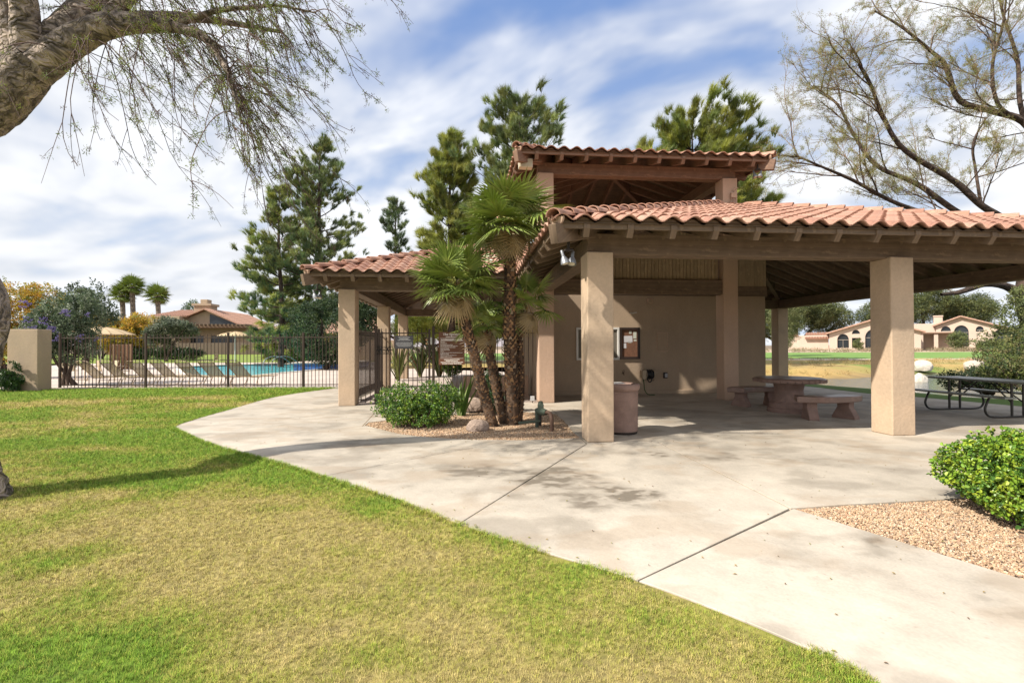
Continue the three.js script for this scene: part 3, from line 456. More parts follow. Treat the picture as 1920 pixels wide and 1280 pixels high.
const barkBump = tex(256, 512, (x, y) => gray(Math.pow(Math.abs(fbm(x * 12 + 3 * fbm(x * 4, y * 6, 3, 4, 6), y * 7, 5, 12, 7) - 0.5) * 2, 0.6)), false);
M.barkGrey = std({ map: rep(barkTex([0.33, 0.265, 0.215], 1.2), 1, 1.4), bumpMap: rep(barkBump, 1, 1.4), bumpScale: 0.05, roughness: 0.95 });
M.barkDark = std({ map: barkTex([0.085, 0.056, 0.042]), bumpMap: barkBump, bumpScale: 0.03, roughness: 0.95 });
M.twig = plain(0.10, 0.06, 0.048, { roughness: 0.85 });
M.twigTan = plain(0.27, 0.195, 0.125, { roughness: 0.9 });
function roughTube(pts, radii, n, seg, seed, amp = 0.12, ridge = 0) {
  const c = spline(pts, n), rad = c.map((_, i) => { const t = i / n * (radii.length - 1), a = Math.floor(t), b = Math.min(radii.length - 1, a + 1); return mix(radii[a], radii[b], t - a); });
  rad.w = (i, a) => 1 + amp * (ridge ? 0.8 : 2) * (fbm(Math.cos(a) * 1.6 + seed, i * (ridge ? 0.12 : 0.35) + Math.sin(a) * 1.6, 3) - 0.5) + (ridge ? 0.16 * Math.abs(vn(a * 5.4 + 1.2 * vn(i * 0.11, a * 2, 0), i * 0.13, 34, 0) - 0.5) + 0.05 * vn(a * 12, i * 0.5) : 0);
  return tubeR(c, rad, seg);
}
function limbRad(pts, r0, r1, n = 24, seg = 10, seed = 1, ridge = 0) { return roughTube(pts.map((p) => V(...p)), [r0, mix(r0, r1, 0.45), r1], n, seg, seed, 0.12, ridge); }

// big budding tree at the lawn's edge; its limb hangs over the grass
{
  const t = thing('shade_tree', 'large tree with rough grey trunk and drooping budding twigs on the lawn', 'tree', [0, 0, 0]);
  mesh('trunk', [roughTube([V(-4.82, -0.1, 5.0), V(-4.83, 0.08, 5.01), V(-4.86, 0.35, 5.03), V(-4.9, 1.1, 5.08), V(-4.89, 1.9, 5.16), V(-5.62, 2.75, 5.45), V(-5.75, 3.4, 5.62), V(-5.45, 3.9, 5.65), V(-5.06, 4.25, 5.65), V(-4.72, 4.6, 5.62)], [0.38, 0.30, 0.24, 0.21, 0.22, 0.24, 0.245, 0.245, 0.235, 0.19], 170, 56, 4, 0.3, 1)], M.barkGrey, t);
  const limbs = [
    [[[-4.75, 4.5, 5.63], [-4.31, 4.84, 5.59], [-3.96, 4.99, 5.55], [-3.55, 5.01, 5.5], [-3.2, 4.97, 5.46]], 0.165, 0.065], [[[-3.25, 4.98, 5.47], [-2.87, 4.84, 5.42], [-2.67, 4.57, 5.4], [-2.54, 4.25, 5.36], [-2.42, 3.85, 5.3]], 0.058, 0.01],
    [[[-4.8, 4.55, 5.65], [-4.54, 5.04, 5.75], [-4.3, 5.6, 5.9], [-3.9, 6.6, 6.1]], 0.18, 0.09], [[[-4.9, 4.5, 5.62], [-4.95, 5.0, 5.6], [-5.1, 5.8, 5.5], [-5.4, 7.0, 5.3]], 0.16, 0.08], [[[-4.8, 4.55, 5.6], [-4.68, 5.2, 5.4], [-4.6, 6.0, 5.0], [-4.2, 7.2, 4.6]], 0.13, 0.06],
    [[[-3.98, 4.98, 5.55], [-3.7, 5.3, 5.5], [-3.1, 5.62, 5.35], [-2.5, 5.72, 5.2], [-1.9, 5.66, 5.1]], 0.09, 0.015], [[[-3.2, 4.98, 5.46], [-2.75, 5.12, 5.4], [-2.4, 5.17, 5.38], [-2.05, 5.18, 5.34], [-1.65, 5.1, 5.3]], 0.034, 0.008],
    [[[-4.0, 6.4, 6.1], [-3.2, 6.9, 6.2], [-2.2, 7.0, 6.0]], 0.08, 0.02], [[[-5.3, 6.8, 5.3], [-6.0, 7.6, 5.0], [-6.6, 8.2, 4.4]], 0.07, 0.02], [[[-4.2, 7.1, 4.6], [-3.5, 7.8, 4.2], [-2.6, 8.0, 3.9]], 0.06, 0.02], [[[-4.4, 5.2, 5.8], [-3.6, 5.7, 6.4], [-2.6, 5.9, 6.9]], 0.08, 0.02]];
  for (const [p, a, b] of limbs) mesh('limb', limbRad(p, a, b, a > 0.07 ? 80 : 26, a > 0.07 ? 30 : 12, p.length, a > 0.07 ? 1 : 0), M.barkGrey, t);
  const r = rng(77), twigs = [], leaves = [];
  const hang = (p, d, len, rad, lvl) => {
    const n = lvl ? 5 : 10, pts = [p.clone()], q = p.clone(), dir = d.clone().normalize(), curl = (r() - 0.5) * 0.7, ax = new THREE.Vector3(r() - 0.5, r() - 0.5, r() - 0.5).normalize();
    for (let i = 0; i < n; i++) { dir.y -= (lvl ? 0.14 : 0.3) * (1.1 - i / n); dir.applyAxisAngle(ax, curl / n); if (!lvl && i > n - 4) { dir.y += 0.2; dir.x += 0.16; } dir.normalize(); q.addScaledVector(dir, len / n); pts.push(q.clone()); }
    twigs.push(tubeR(pts, pts.map((_, i) => mix(rad, rad * 0.45, i / n)), 3));
    const k0 = lvl ? 1 : 4; for (let i = k0; i <= n; i++) for (let m = 0; m < 1; m++) if (r() < 0.45) { const g = r(), c = g < 0.4 ? [0.26, 0.31, 0.04] : g < 0.75 ? [0.15, 0.2, 0.035] : [0.13, 0.08, 0.045]; leaves.push({ p: pts[i].clone().add(new THREE.Vector3((r() - 0.5) * 0.05, (r() - 0.5) * 0.05, (r() - 0.5) * 0.05)), q: eul(r() * 6, r() * 6, r() * 6), s: 0.028 + r() * 0.036, c }); }
    if (lvl < 2) { const m = lvl ? 1 : 4; for (let i = 0; i < m; i++) { const b = pts[2 + Math.floor(r() * (n - 2))]; hang(b, dir.clone().add(new THREE.Vector3((r() - 0.5) * 1.6, (r() - 0.5) * 0.9, (r() - 0.5) * 1.6)), len * (0.18 + r() * 0.2), rad * 0.6, lvl + 1); } }
  };
  const srcs = [[limbs[0][0], 46, 1.75], [limbs[1][0], 50, 1.5], [limbs[5][0], 50, 1.55], [limbs[6][0], 36, 1.0], [limbs[7][0], 18, 1.4], [limbs[10][0], 22, 1.2], [limbs[9][0], 12, 1.4], [limbs[8][0], 10, 1.4]];
  for (const [p, n, L] of srcs) { const c = new THREE.CatmullRomCurve3(p.map((a) => V(...a))); for (let i = 0; i < n; i++) { const s = c.getPoint(0.12 + 0.88 * r()); hang(s, new THREE.Vector3(-0.2 + r() * 0.85, 0.15 + (r() - 0.5) * 0.9, (r() - 0.5) * 1.5), L * (0.5 + r() * 0.7), 0.0066, 0); } }
  mesh('twigs', twigs, M.twig, t).userData.kind = 'stuff';
  scatter('buds', clumpB, foliageMat, leaves, t);
}

// spreading bare tree behind the picnic ramada
{
  const t = thing('mesquite_tree', 'spreading tree with dark limbs and sparse new leaves beyond the picnic ramada', 'tree');
  const LB = { trunk: [[22.0, -0.5, 16.1], [21.71, 1.57, 16.06], [21.25, 3.2, 16.09], [21.41, 4.82, 16.06], [21.72, 6.04, 16.01]], low: [[21.21, 2.99, 16.09], [20.14, 3.56, 15.78], [18.82, 3.67, 15.51], [17.43, 3.32, 15.24], [16.47, 3.21, 15.02]], a: [[21.41, 5.03, 16.05], [20.3, 6.25, 16.14], [19.28, 6.7, 16.03], [18.07, 7.54, 15.94], [15.73, 8.67, 15.74], [14.88, 9.74, 15.61], [14.33, 10.59, 15.45], [13.69, 11.33, 15.3]], b: [[21.3, 5.1, 16.15], [19.2, 6.6, 16.75], [17.83, 7.85, 17.16], [16.41, 8.68, 17.49], [15.62, 10.06, 17.75], [15.13, 11.36, 17.98], [14.29, 12.24, 18.25]], c: [[20.9, 5.5, 16.1], [18.6, 6.05, 15.7], [16.5, 6.18, 15.49], [14.8, 6.54, 15.25], [13.25, 7.14, 15.08], [11.93, 7.51, 14.9], [10.89, 7.83, 14.79]], d: [[21.72, 6.04, 16.01], [22.17, 8.56, 16.15], [21.59, 10.14, 16.39], [20.57, 10.66, 16.68], [19.52, 11.18, 16.97], [19.14, 12.75, 17.19], [18.66, 13.35, 17.33], [17.66, 14.46, 17.61], [16.75, 15.26, 17.89]], e: [[21.59, 10.14, 16.39], [20.15, 10.62, 16.11], [19.62, 11.97, 15.85], [19.76, 13.23, 15.62], [19.73, 14.66, 15.41]], f: [[22.0, 8.4, 16.14], [21.96, 10.92, 16.75], [22.28, 13.07, 17.1], [22.01, 15.24, 17.4], [21.91, 16.64, 17.5]], g: [[19.28, 6.7, 16.03], [19.62, 8.19, 16.49], [19.84, 9.35, 16.76], [20.8, 10.6, 17.06]] };
  mesh('trunk', limbRad(LB.trunk, 0.42, 0.24, 24, 14, 2), M.barkDark, t);
  const R1 = { low: [0.17, 0.05], a: [0.135, 0.03], b: [0.125, 0.025], c: [0.1, 0.025], d: [0.16, 0.03], e: [0.08, 0.025], f: [0.1, 0.025], g: [0.06, 0.025] };
  for (const k in R1) mesh('limb', limbRad(LB[k], ...R1[k], 36, 8, k.charCodeAt(0)), M.barkDark, t);
  const r = rng(41), br = [], tw = [], leaves = [];
  const grow = (p, d, len, rad, lvl) => {
    const n = lvl < 1 ? 7 : 4, pts = [p.clone()], q = p.clone(), dir = d.clone().normalize(), ax = new THREE.Vector3(r() - 0.5, r() - 0.5, r() - 0.5).normalize(), cu = (r() - 0.5) * 1.5;
    for (let i = 0; i < n; i++) { dir.applyAxisAngle(ax, cu / n).add(new THREE.Vector3((r() - 0.5) * 0.25, (r() - 0.5) * 0.25, (r() - 0.5) * 0.25)).normalize(); q.addScaledVector(dir, len / n); pts.push(q.clone()); }
    (lvl < 1 ? br : tw).push(tubeR(pts, pts.map((_, i) => mix(rad, rad * 0.4, i / n)), lvl < 1 ? 5 : 3));
    if (lvl < 3) { const m = [7, 5, 3][lvl]; for (let i = 0; i < m; i++) { const b = pts[1 + Math.floor(r() * n)], dd = dir.clone().add(new THREE.Vector3((r() - 0.5) * 2, (r() - 0.35) * 1.5, (r() - 0.5) * 2)); grow(b, dd, len * (0.35 + r() * 0.3), rad * 0.5, lvl + 1); } }
    if (lvl >= 2) for (let i = 1; i <= n; i++) if (r() < 0.34) { const g = r(); leaves.push({ p: pts[i].clone(), q: eul(r() * 6, r() * 6, r() * 6), s: 0.07 + r() * 0.09, c: g < 0.5 ? [0.33, 0.32, 0.08] : g < 0.8 ? [0.22, 0.26, 0.07] : [0.34, 0.26, 0.1] }); }
  };
  for (const k of 'abcdefg') { const c = new THREE.CatmullRomCurve3(LB[k].map((a) => V(...a))), n = k === 'g' ? 4 : 11; for (let i = 0; i < n; i++) { const tt = 0.2 + 0.8 * (i + r()) / n, p = c.getPoint(Math.min(1, tt)), d = c.getTangent(Math.min(1, tt)).multiplyScalar(0.5).add(new THREE.Vector3((r() - 0.65) * 1.6, 0.1 + (r() - 0.35) * 1.4, (r() - 0.5) * 1.6)); grow(p, d, 1.3 + r() * 1.3, 0.028, 0); } }
  { const c = new THREE.CatmullRomCurve3(LB.low.map((a) => V(...a))); for (let i = 0; i < 5; i++) grow(c.getPoint(0.5 + 0.5 * r()), new THREE.Vector3(-0.6, 0.4 * r(), r() - 0.5), 0.9, 0.02, 1); }
  mesh('branches', br, M.barkDark, t).userData.kind = 'stuff'; mesh('twigs', tw, M.twigTan, t).userData.kind = 'stuff';
  scatter('leaves', clumpD, foliageMat, leaves, t);
}

// pines
const needleTuft = (() => { const P = [], r = rng(3); for (let i = 0; i < 34; i++) { const a = r() * 6.283, sp = 0.25 + r() * 0.95, d = new THREE.Vector3(Math.cos(a) * sp, Math.sin(a) * sp, 1).normalize(), o = (r() - 0.5) * 0.55, L = 0.55 + r() * 0.5, s = new THREE.Vector3(-Math.sin(a), Math.cos(a), 0).multiplyScalar(0.034), e = d.clone().multiplyScalar(L); e.y -= 0.1 * L; P.push(s.x, s.y, o, -s.x, -s.y, o, e.x, e.y, e.z + o); } const g = new THREE.BufferGeometry(); g.setAttribute('position', new THREE.Float32BufferAttribute(P, 3)); g.computeVertexNormals(); return g; })();
function pine(name, label, [u, v], H, R, base, seed, cols, opt = {}) {
  const t = thing(name, label, 'tree', [u, 0, v], 0, opt.group), r = rng(seed), tufts = [], br = [], gz = opt.ground ?? 0, zq = new THREE.Vector3(0, 0, 1);
  mesh('trunk', roughTube([V(0, gz - 0.2, 0), V(0.1, H * 0.3, 0), V(-0.05 + (r() - 0.5) * 0.5, H * 0.65, 0), V((r() - 0.5) * 0.3, H * 0.985, 0)], [0.016 * H, 0.013 * H, 0.008 * H, 0.02], 30, 9, seed), M.barkDark, t);
  const levels = Math.round((H - base) / (opt.step || 0.62));
  for (let l = 0; l < levels; l++) {
    const tt = (l + 0.3 * r()) / levels, h = mix(base, H * 0.98, tt), prof = opt.prof ? opt.prof(tt) : Math.pow(1 - tt, 0.75) * (0.55 + 0.45 * sm(0, 0.25, tt)) + 0.05;
    const nb = 4 + Math.floor(r() * 3);
    for (let b = 0; b < nb; b++) {
      const az = r() * 6.283, len = R * prof * (0.5 + r() * 0.7), slope = 0.12 + 0.65 * tt + (r() - 0.5) * 0.35; if (len < 0.25 || r() < (opt.thin || 0.06)) continue;
      const pts = []; for (let i = 0; i <= 5; i++) { const k = i / 5; pts.push(V(Math.cos(az) * len * k, h + len * (slope * k - (opt.droop ?? 0.25) * k * (1 - tt) + 0.3 * k * k), Math.sin(az) * len * k)); }
      br.push(tubeR(pts, pts.map((_, i) => mix(0.012 + 0.012 * len, 0.008, i / 5)), 4));
      const c = new THREE.CatmullRomCurve3(pts), m = Math.ceil(len * (opt.dense || 6.5)) + 3; let cp, ct, ck, cc;
      for (let i = 0; i < m; i++) {
        if (i % 5 === 0) { const k = 0.25 + 0.75 * Math.pow(r(), 0.7), off = 0.1 + 0.15 * len * k; cp = c.getPoint(k).add(new THREE.Vector3((r() - 0.5) * 2 * off, (r() - 0.4) * off, (r() - 0.5) * 2 * off)); ct = c.getTangent(k); ck = 0.62 + r() * 0.75; cc = cols[Math.floor(r() * cols.length)]; }
        const p = cp.clone().add(new THREE.Vector3((r() - 0.5) * 0.42, (r() - 0.5) * 0.3, (r() - 0.5) * 0.42)), tan = ct.clone();
        const d = tan.multiplyScalar(0.7).add(new THREE.Vector3((r() - 0.5) * 1.2, 0.55 + (opt.weep ? -0.9 : 0) + (r() - 0.5) * 0.6, (r() - 0.5) * 1.2)).normalize();
        const kk = ck * (0.85 + r() * 0.3); tufts.push({ p, q: new THREE.Quaternion().setFromUnitVectors(zq, d), s: (opt.size || 0.42) * (0.8 + r() * 0.5), c: cc.map((x) => x * kk) });
      }
    }
  }
  mesh('branches', br, M.barkDark, t).userData.kind = 'stuff';
  scatter('needles', needleTuft, foliageMat, tufts, t); return t;
}
const pg = [[0.17, 0.225, 0.075], [0.23, 0.28, 0.08], [0.28, 0.31, 0.08], [0.13, 0.19, 0.065]], py = [[0.27, 0.31, 0.055], [0.33, 0.35, 0.06], [0.18, 0.24, 0.055], [0.35, 0.36, 0.08]], pd = [[0.10, 0.16, 0.07], [0.13, 0.19, 0.075], [0.165, 0.21, 0.075]];
pine('pine_tree', 'tall dark pine with open layered branches beyond the pool deck', [-11.9, 39.2], 18.2, 5.0, 3.4, 11, pg, { thin: 0.1, dense: 12, group: 'pines behind the building' });
pine('pine_tree', 'shorter pine leaning against the tall dark pine past the pool', [-14.6, 38.4], 14.2, 3.6, 2.0, 12, [...pg, ...py], { dense: 13, group: 'pines behind the building' });
pine('pine_tree', 'slender distant pine rising above the gate ramada roof', [-6.9, 46], 15.9, 2.9, 4, 13, pd, { thin: 0.2, dense: 9, group: 'pines behind the building' });
pine('pine_tree', 'bright full pine directly behind the fan palms', [-1.3, 36.2], 17.2, 3.6, 2.5, 14, py, { dense: 22, size: 0.5, group: 'pines behind the building', prof: (t) => Math.pow(1 - t, 0.5) * 0.95 + 0.08 });
pine('pine_tree', 'tallest pine with rounded top beside the tower roof', [3.6, 31.7], 18.5, 3.3, 5, 15, pg, { dense: 13.5, size: 0.46, group: 'pines behind the building', prof: (t) => Math.pow(Math.sin(Math.PI * (0.16 + 0.8 * t)), 0.8) * 0.95 + 0.08 });
pine('pine_tree', 'broad yellow green pine behind the tower roof', [16.2, 32.5], 17.7, 6.2, 5, 16, py, { dense: 22, size: 0.55, group: 'pines behind the building', prof: (t) => Math.pow(1 - t, 0.55) * (0.7 + 0.3 * sm(0, 0.3, t)) + 0.07 });
pine('pine_tree', 'small dark pine between the broad pine and the bare tree', [22.5, 37], 14.5, 2.2, 5, 17, pd, { dense: 9, group: 'pines behind the building' });
pine('pine_tree', 'low weeping pine with pale needles by the patio wall', [-16.2, 43.5], 7.4, 4.2, 1.2, 18, py, { dense: 10, weep: true, droop: 0.7, size: 0.5, group: 'pines behind the building' });

// fan palms in the gravel bed
const frondGeo = (seed, dead) => {
  const r = rng(seed), P = [], C = [], n = 30, span = 4.6, pl = 0.34 + r() * 0.16, droop = dead ? 1.2 : 0.18 + r() * 0.3;
  const push = (pts, cols) => { pts.forEach((q, i) => { P.push(...q); C.push(...cols[i]); }); };
  const gA = dead ? [0.30, 0.21, 0.10] : [0.36, 0.38, 0.09], gB = dead ? [0.38, 0.28, 0.14] : [0.22, 0.29, 0.06], gC = dead ? [0.4, 0.3, 0.17] : [0.26, 0.27, 0.10];
  const st = 0.012; for (let k = 0; k < 4; k++) { const y0 = -0.06 * Math.pow(k / 4 - 0.5, 2), z0 = pl * k / 4, z1 = pl * (k + 1) / 4; for (const [a, b] of [[[-st, 0], [0, st * 0.8]], [[0, st * 0.8], [st, 0]], [[st, 0], [0, -st * 0.6]], [[0, -st * 0.6], [-st, 0]]]) push([[a[0], a[1], z0], [b[0], b[1], z0], [b[0], b[1], z1], [a[0], a[1], z0], [b[0], b[1], z1], [a[0], a[1], z1]], Array(6).fill(gA)); }
  for (let i = 0; i < n; i++) {
    const a = (i / (n - 1) - 0.5) * span, L = (0.50 - 0.10 * Math.pow(Math.abs(a) / (span / 2), 2)) * (0.85 + r() * 0.3), w = 0.026, ca = Math.cos(a), sa = Math.sin(a), lift = 0.05 * Math.cos(a * 2) + (r() - 0.5) * 0.06, kk = 0.8 + r() * 0.4;
    const at = (t, s, f) => { const rr = L * t, y = lift * t + 0.04 * t - droop * L * t * t * (0.6 + 0.6 * Math.abs(a) / 2.3) + f; return [sa * rr + ca * s, y, pl + ca * rr - sa * s]; };
    const W = (t) => w * (t < 0.5 ? 0.25 + 1.5 * t : 1 - (t - 0.5) * 1.85), T = [0.02, 0.3, 0.55, 0.8, 1.02], cl = (t) => (t < 0.25 ? gA : t > 0.97 ? gC : gB).map((x) => x * kk);
    for (let k = 0; k < 4; k++) { const t0 = T[k], t1 = T[k + 1]; for (const s of [-1, 1]) push([at(t0, 0, 0), at(t0, s * W(t0), 0.016 * W(t0) / w), at(t1, s * W(t1), 0.016 * W(t1) / w), at(t0, 0, 0), at(t1, s * W(t1), 0.016 * W(t1) / w), at(t1, 0, 0)], [cl(t0), cl(t0), cl(t1), cl(t0), cl(t1), cl(t1)]); }
  }
  const g = new THREE.BufferGeometry(); g.setAttribute('position', new THREE.Float32BufferAttribute(P, 3)); g.setAttribute('color', new THREE.Float32BufferAttribute(C, 3)); g.computeVertexNormals(); return g;
};
const fronds = [1, 2, 3, 4, 5].map((s) => frondGeo(s * 13)), deadFronds = [6, 7].map((s) => frondGeo(s * 13, true));
M.frond = std({ vertexColors: true, roughness: 0.38, side: THREE.DoubleSide });
const boot = (() => { const P = [], q = [[-0.5, 0, 0], [0.5, 0, 0], [0.34, 0.8, 0.4], [-0.34, 0.8, 0.4], [0.1, 1.15, 0.62], [-0.14, 1.05, 0.58]], T = [[0, 1, 2], [0, 2, 3], [3, 2, 4], [3, 4, 5]]; for (const t of T) for (const k of t) P.push(...q[k]); for (const t of T) for (const k of [t[0], t[2], t[1]]) P.push(q[k][0], q[k][1] - 0.16, q[k][2] - 0.12); for (const [a, b] of [[0, 3], [3, 5], [5, 4], [4, 2], [2, 1]]) { const A = q[a], B = q[b]; P.push(...A, ...B, B[0], B[1] - 0.16, B[2] - 0.12, ...A, B[0], B[1] - 0.16, B[2] - 0.12, A[0], A[1] - 0.16, A[2] - 0.12); } const g = new THREE.BufferGeometry(); g.setAttribute('position', new THREE.Float32BufferAttribute(P, 3)); g.computeVertexNormals(); return g; })();
M.palmTrunk = std({ map: barkTex([0.10, 0.062, 0.038], 1), bumpMap: barkBump, bumpScale: 0.02, roughness: 1 });
function palm(label, pts, r0, r1, nf, nd, seed, lay = 0, sz = 1) {
  const t = thing('fan_palm', label, 'palm', [0, 0, 0], 0, 'clump of fan palms in the gravel bed'), r = rng(seed), cv = new THREE.CatmullRomCurve3(pts.map((p) => V(...p)), false, 'centripetal');
  const c = cv.getPoints(30); mesh('trunk', tubeR(c, c.map((_, i) => mix(r0 * 1.15, r1, Math.min(1, i / 26)) * (i > 27 ? 0.8 : 1) * 0.8), 12), M.palmTrunk, t);
  const L = [], len = cv.getLength(), rows = Math.floor(len / 0.05), up = new THREE.Vector3(0, 1, 0);
  for (let i = 1; i < rows; i++) { const p = cv.getPointAt(i / rows), tan = cv.getTangentAt(i / rows), rad = mix(r0, r1, i / rows) * 0.8, qT = new THREE.Quaternion().setFromUnitVectors(up, tan), n = 8; for (let k = 0; k < n; k++) { if (r() < 0.12 + 0.35 * sm(0.2, 0.0, i / rows)) continue; const a = (k + (i % 2) * 0.5 + (r() - 0.5) * 0.3) / n * 6.283, s = rad * 0.62 * (0.7 + r() * 0.6); const off = new THREE.Vector3(Math.sin(a) * rad * 0.93, (r() - 0.5) * 0.02, Math.cos(a) * rad * 0.93).applyQuaternion(qT); const q = qT.clone().multiply(eul(0, a, 0)); const g = r(), cc = g < 0.4 ? [0.40, 0.24, 0.12] : g < 0.75 ? [0.24, 0.13, 0.068] : g < 0.9 ? [0.12, 0.07, 0.042] : [0.36, 0.28, 0.2]; L.push({ p: p.clone().add(off), q, s: new THREE.Vector3(s, s * (0.8 + r() * 0.5), s * (0.7 + r() * 0.9)), c: cc }); } }
  scatter('leaf_bases', boot, std({ roughness: 0.95, side: THREE.DoubleSide }), L, t);
  const top = V(...pts[pts.length - 1]);
  const add = (g, az, el, s, roll) => { const o = mesh('frond', g, M.frond, t); o.position.copy(top).add(new THREE.Vector3(Math.sin(az) * 0.05, (r() - 0.3) * 0.22, Math.cos(az) * 0.05)); o.quaternion.copy(eul(-el, az, roll)); o.scale.setScalar(s); return o; };
  for (let i = 0; i < nf; i++) { const k = i / nf, el = mix(1.35, -0.55 - lay, Math.pow(k, 0.85)) + (r() - 0.5) * 0.25; add(fronds[i % 5], i * 2.4 + r() * 0.5, el, sz * (0.95 + r() * 0.35) * (k < 0.1 ? 0.75 : 1), (r() - 0.5) * 0.5); }
  for (let i = 0; i < nd; i++) add(deadFronds[i % 2], i * 1.9 + r(), -1.0 - r() * 0.35, 0.8, (r() - 0.5)).name = 'dead_frond';
}
palm('tallest fan palm with thick upright trunk in the gravel bed', [[0.82, -0.04, 8.73], [0.79, 0.95, 8.72], [0.76, 1.93, 8.71], [0.78, 2.92, 8.7], [0.76, 3.72, 8.69]], 0.138, 0.125, 30, 7, 1, 0, 0.98);
palm('fan palm whose curved trunk leans over the clipped shrub', [[0.46, -0.04, 8.56], [0.26, 0.67, 8.57], [0.07, 1.44, 8.53], [-0.11, 2.12, 8.54], [-0.2, 2.6, 8.54]], 0.108, 0.105, 27, 4, 2, 0.1, 0.88);
palm('shorter fan palm leaning out from behind the tallest trunk', [[0.68, -0.03, 8.84], [0.52, 0.73, 8.95], [0.38, 1.44, 9.05], [0.31, 1.85, 9.11]], 0.11, 0.1, 15, 2, 3, 0.1, 0.72);
palm('slim fan palm rising close beside the tallest trunk', [[0.94, -0.04, 8.92], [1.0, 0.73, 8.95], [0.99, 1.54, 9.05], [1.09, 2.25, 9.1]], 0.085, 0.08, 13, 2, 4, 0.2, 0.72);

// shrubs
function shrub(name, label, cat, ells, n, size, cols, seed, opt = {}) {
  const e0 = ells[0], t = thing(name, label, cat, [0, 0, 0], 0, opt.group), r = rng(seed + 5), st = [], g0 = opt.ground ?? -0.02;
  for (const e of ells) for (let i = 0; i < (opt.stems ?? 7); i++) { const a = r() * 6.28, k = 0.75 * r(); const b = V(e[0] + Math.cos(a) * e[3] * 0.15, g0, e[2] + Math.sin(a) * e[5] * 0.15), m = V(e[0] + Math.cos(a) * e[3] * 0.35, e[1] * 0.6, e[2] + Math.sin(a) * e[5] * 0.35), q = V(e[0] + Math.cos(a) * e[3] * k, e[1] + e[4] * 0.55 * r(), e[2] + Math.sin(a) * e[5] * k); st.push(tubeR(spline([b, m, q], 6), [1, 0.9, 0.8, 0.7, 0.6, 0.5, 0.4].map((x) => x * (opt.stem || 0.012)), 5)); }
  mesh('stems', st, M.twig, t).userData.kind = 'stuff';
  scatter('leaves', opt.leaf || clumpC, opt.mat || glossLeaf, crown(ells, n, size, cols, seed, { floor: 0.05, hole: 0.3, gap: 3, ...opt }), t); return t;
}
const gGreen = [[0.055, 0.12, 0.018], [0.09, 0.165, 0.02], [0.13, 0.21, 0.025], [0.035, 0.085, 0.016], [0.18, 0.25, 0.03]];
const gBright = [[0.12, 0.22, 0.02], [0.17, 0.28, 0.025], [0.085, 0.175, 0.02], [0.24, 0.33, 0.03], [0.05, 0.12, 0.018], [0.27, 0.34, 0.03]];
shrub('clipped_shrub', 'dark green rounded shrub at the front of the palm bed', 'shrub', [[-1.12, 0.38, 8.8, 0.62, 0.42, 0.5], [-0.62, 0.4, 8.85, 0.52, 0.42, 0.5], [-0.9, 0.22, 8.6, 0.6, 0.25, 0.4]], 3600, 0.074, gGreen.map((c) => c.map((x) => x * 1.35)), 21, { shell: 0.32, hole: 0.38, gap: 4 });
shrub('clipped_shrub', 'bright green rounded hedge with glossy leaves at the paving corner', 'shrub', [[4.78, 0.31, 3.72, 0.6, 0.34, 0.5], [5.4, 0.35, 3.6, 0.75, 0.36, 0.65], [4.4, 0.22, 3.35, 0.32, 0.22, 0.36], [5.2, 0.3, 3.0, 0.75, 0.32, 0.5]], 8200, 0.078, gBright, 22, { shell: 0.22, hole: 0.22 });
shrub('small_shrub', 'small dark shrub behind the leaning palm trunks', 'shrub', [[0.52, 0.5, 10.3, 0.25, 0.5, 0.25], [0.6, 0.25, 10.1, 0.28, 0.25, 0.25]], 1300, 0.07, [[0.03, 0.075, 0.02], [0.05, 0.10, 0.025]], 23);
// upright strap-leaved plants
const strapLeaf = (() => { const P = [], n = 6; for (let k = 0; k < n; k++) { const f = (t) => [0.5 * Math.sin(Math.PI * Math.min(1, 0.12 + t * 0.9)) * (1 - 0.3 * t), t, 0.22 * t * t]; const [w0, y0, z0] = f(k / n), [w1, y1, z1] = f((k + 1) / n), W = 0.075; for (const s of [-1, 1]) P.push(0, y0, z0, s * w0 * W * 2, y0, z0 + 0.012, s * w1 * W * 2, y1, z1 + 0.012, 0, y0, z0, s * w1 * W * 2, y1, z1 + 0.012, 0, y1, z1); } const g = new THREE.BufferGeometry(); g.setAttribute('position', new THREE.Float32BufferAttribute(P, 3)); g.computeVertexNormals(); return g; })();
function strapPlant(label, [u, v], n, H, seed, cols, name = 'strap_leaf_plant') {
  const t = thing(name, label, 'plant', [u, 0, v]), r = rng(seed), mats = cols.map((c) => plain(...c, { roughness: 0.5, side: THREE.DoubleSide }));
  for (let i = 0; i < n; i++) { const a = r() * 6.28, o = mesh('leaf', strapLeaf, mats[i % mats.length], t), h = H * (0.55 + r() * 0.5); o.position.set(Math.cos(a) * 0.09 * r(), -0.02, Math.sin(a) * 0.09 * r()); o.quaternion.copy(eul(0.05 + r() * 0.4, a, 0)); o.scale.set(h * (0.7 + r() * 0.3) * (H > 1.5 ? 0.5 : 0.8), h, h); } return t;
}
strapPlant('upright plant with long green blade leaves beside the palms', [-0.15, 10.0], 16, 0.95, 31, [[0.08, 0.16, 0.03], [0.13, 0.21, 0.04], [0.17, 0.22, 0.06]]);
strapPlant('tall leafy plant in the bed behind the gate', [-2.3, 22.9], 70, 1.9, 32, [[0.07, 0.12, 0.03], [0.12, 0.16, 0.04], [0.2, 0.13, 0.05]]);
strapPlant('tall leafy plant with orange stems behind the notice sign', [-1.4, 23.0], 74, 2.0, 33, [[0.07, 0.12, 0.03], [0.11, 0.17, 0.04], [0.26, 0.13, 0.04]]);
strapPlant('pale green blade plant between the ramada posts', [-3.0, 20.5], 44, 1.8, 34, [[0.16, 0.2, 0.05], [0.2, 0.22, 0.06]]);
shrub('small_shrub', 'round green shrub below the brown notice sign', 'shrub', [[-0.75, 0.45, 22.6, 0.5, 0.45, 0.4]], 900, 0.12, gGreen, 24);
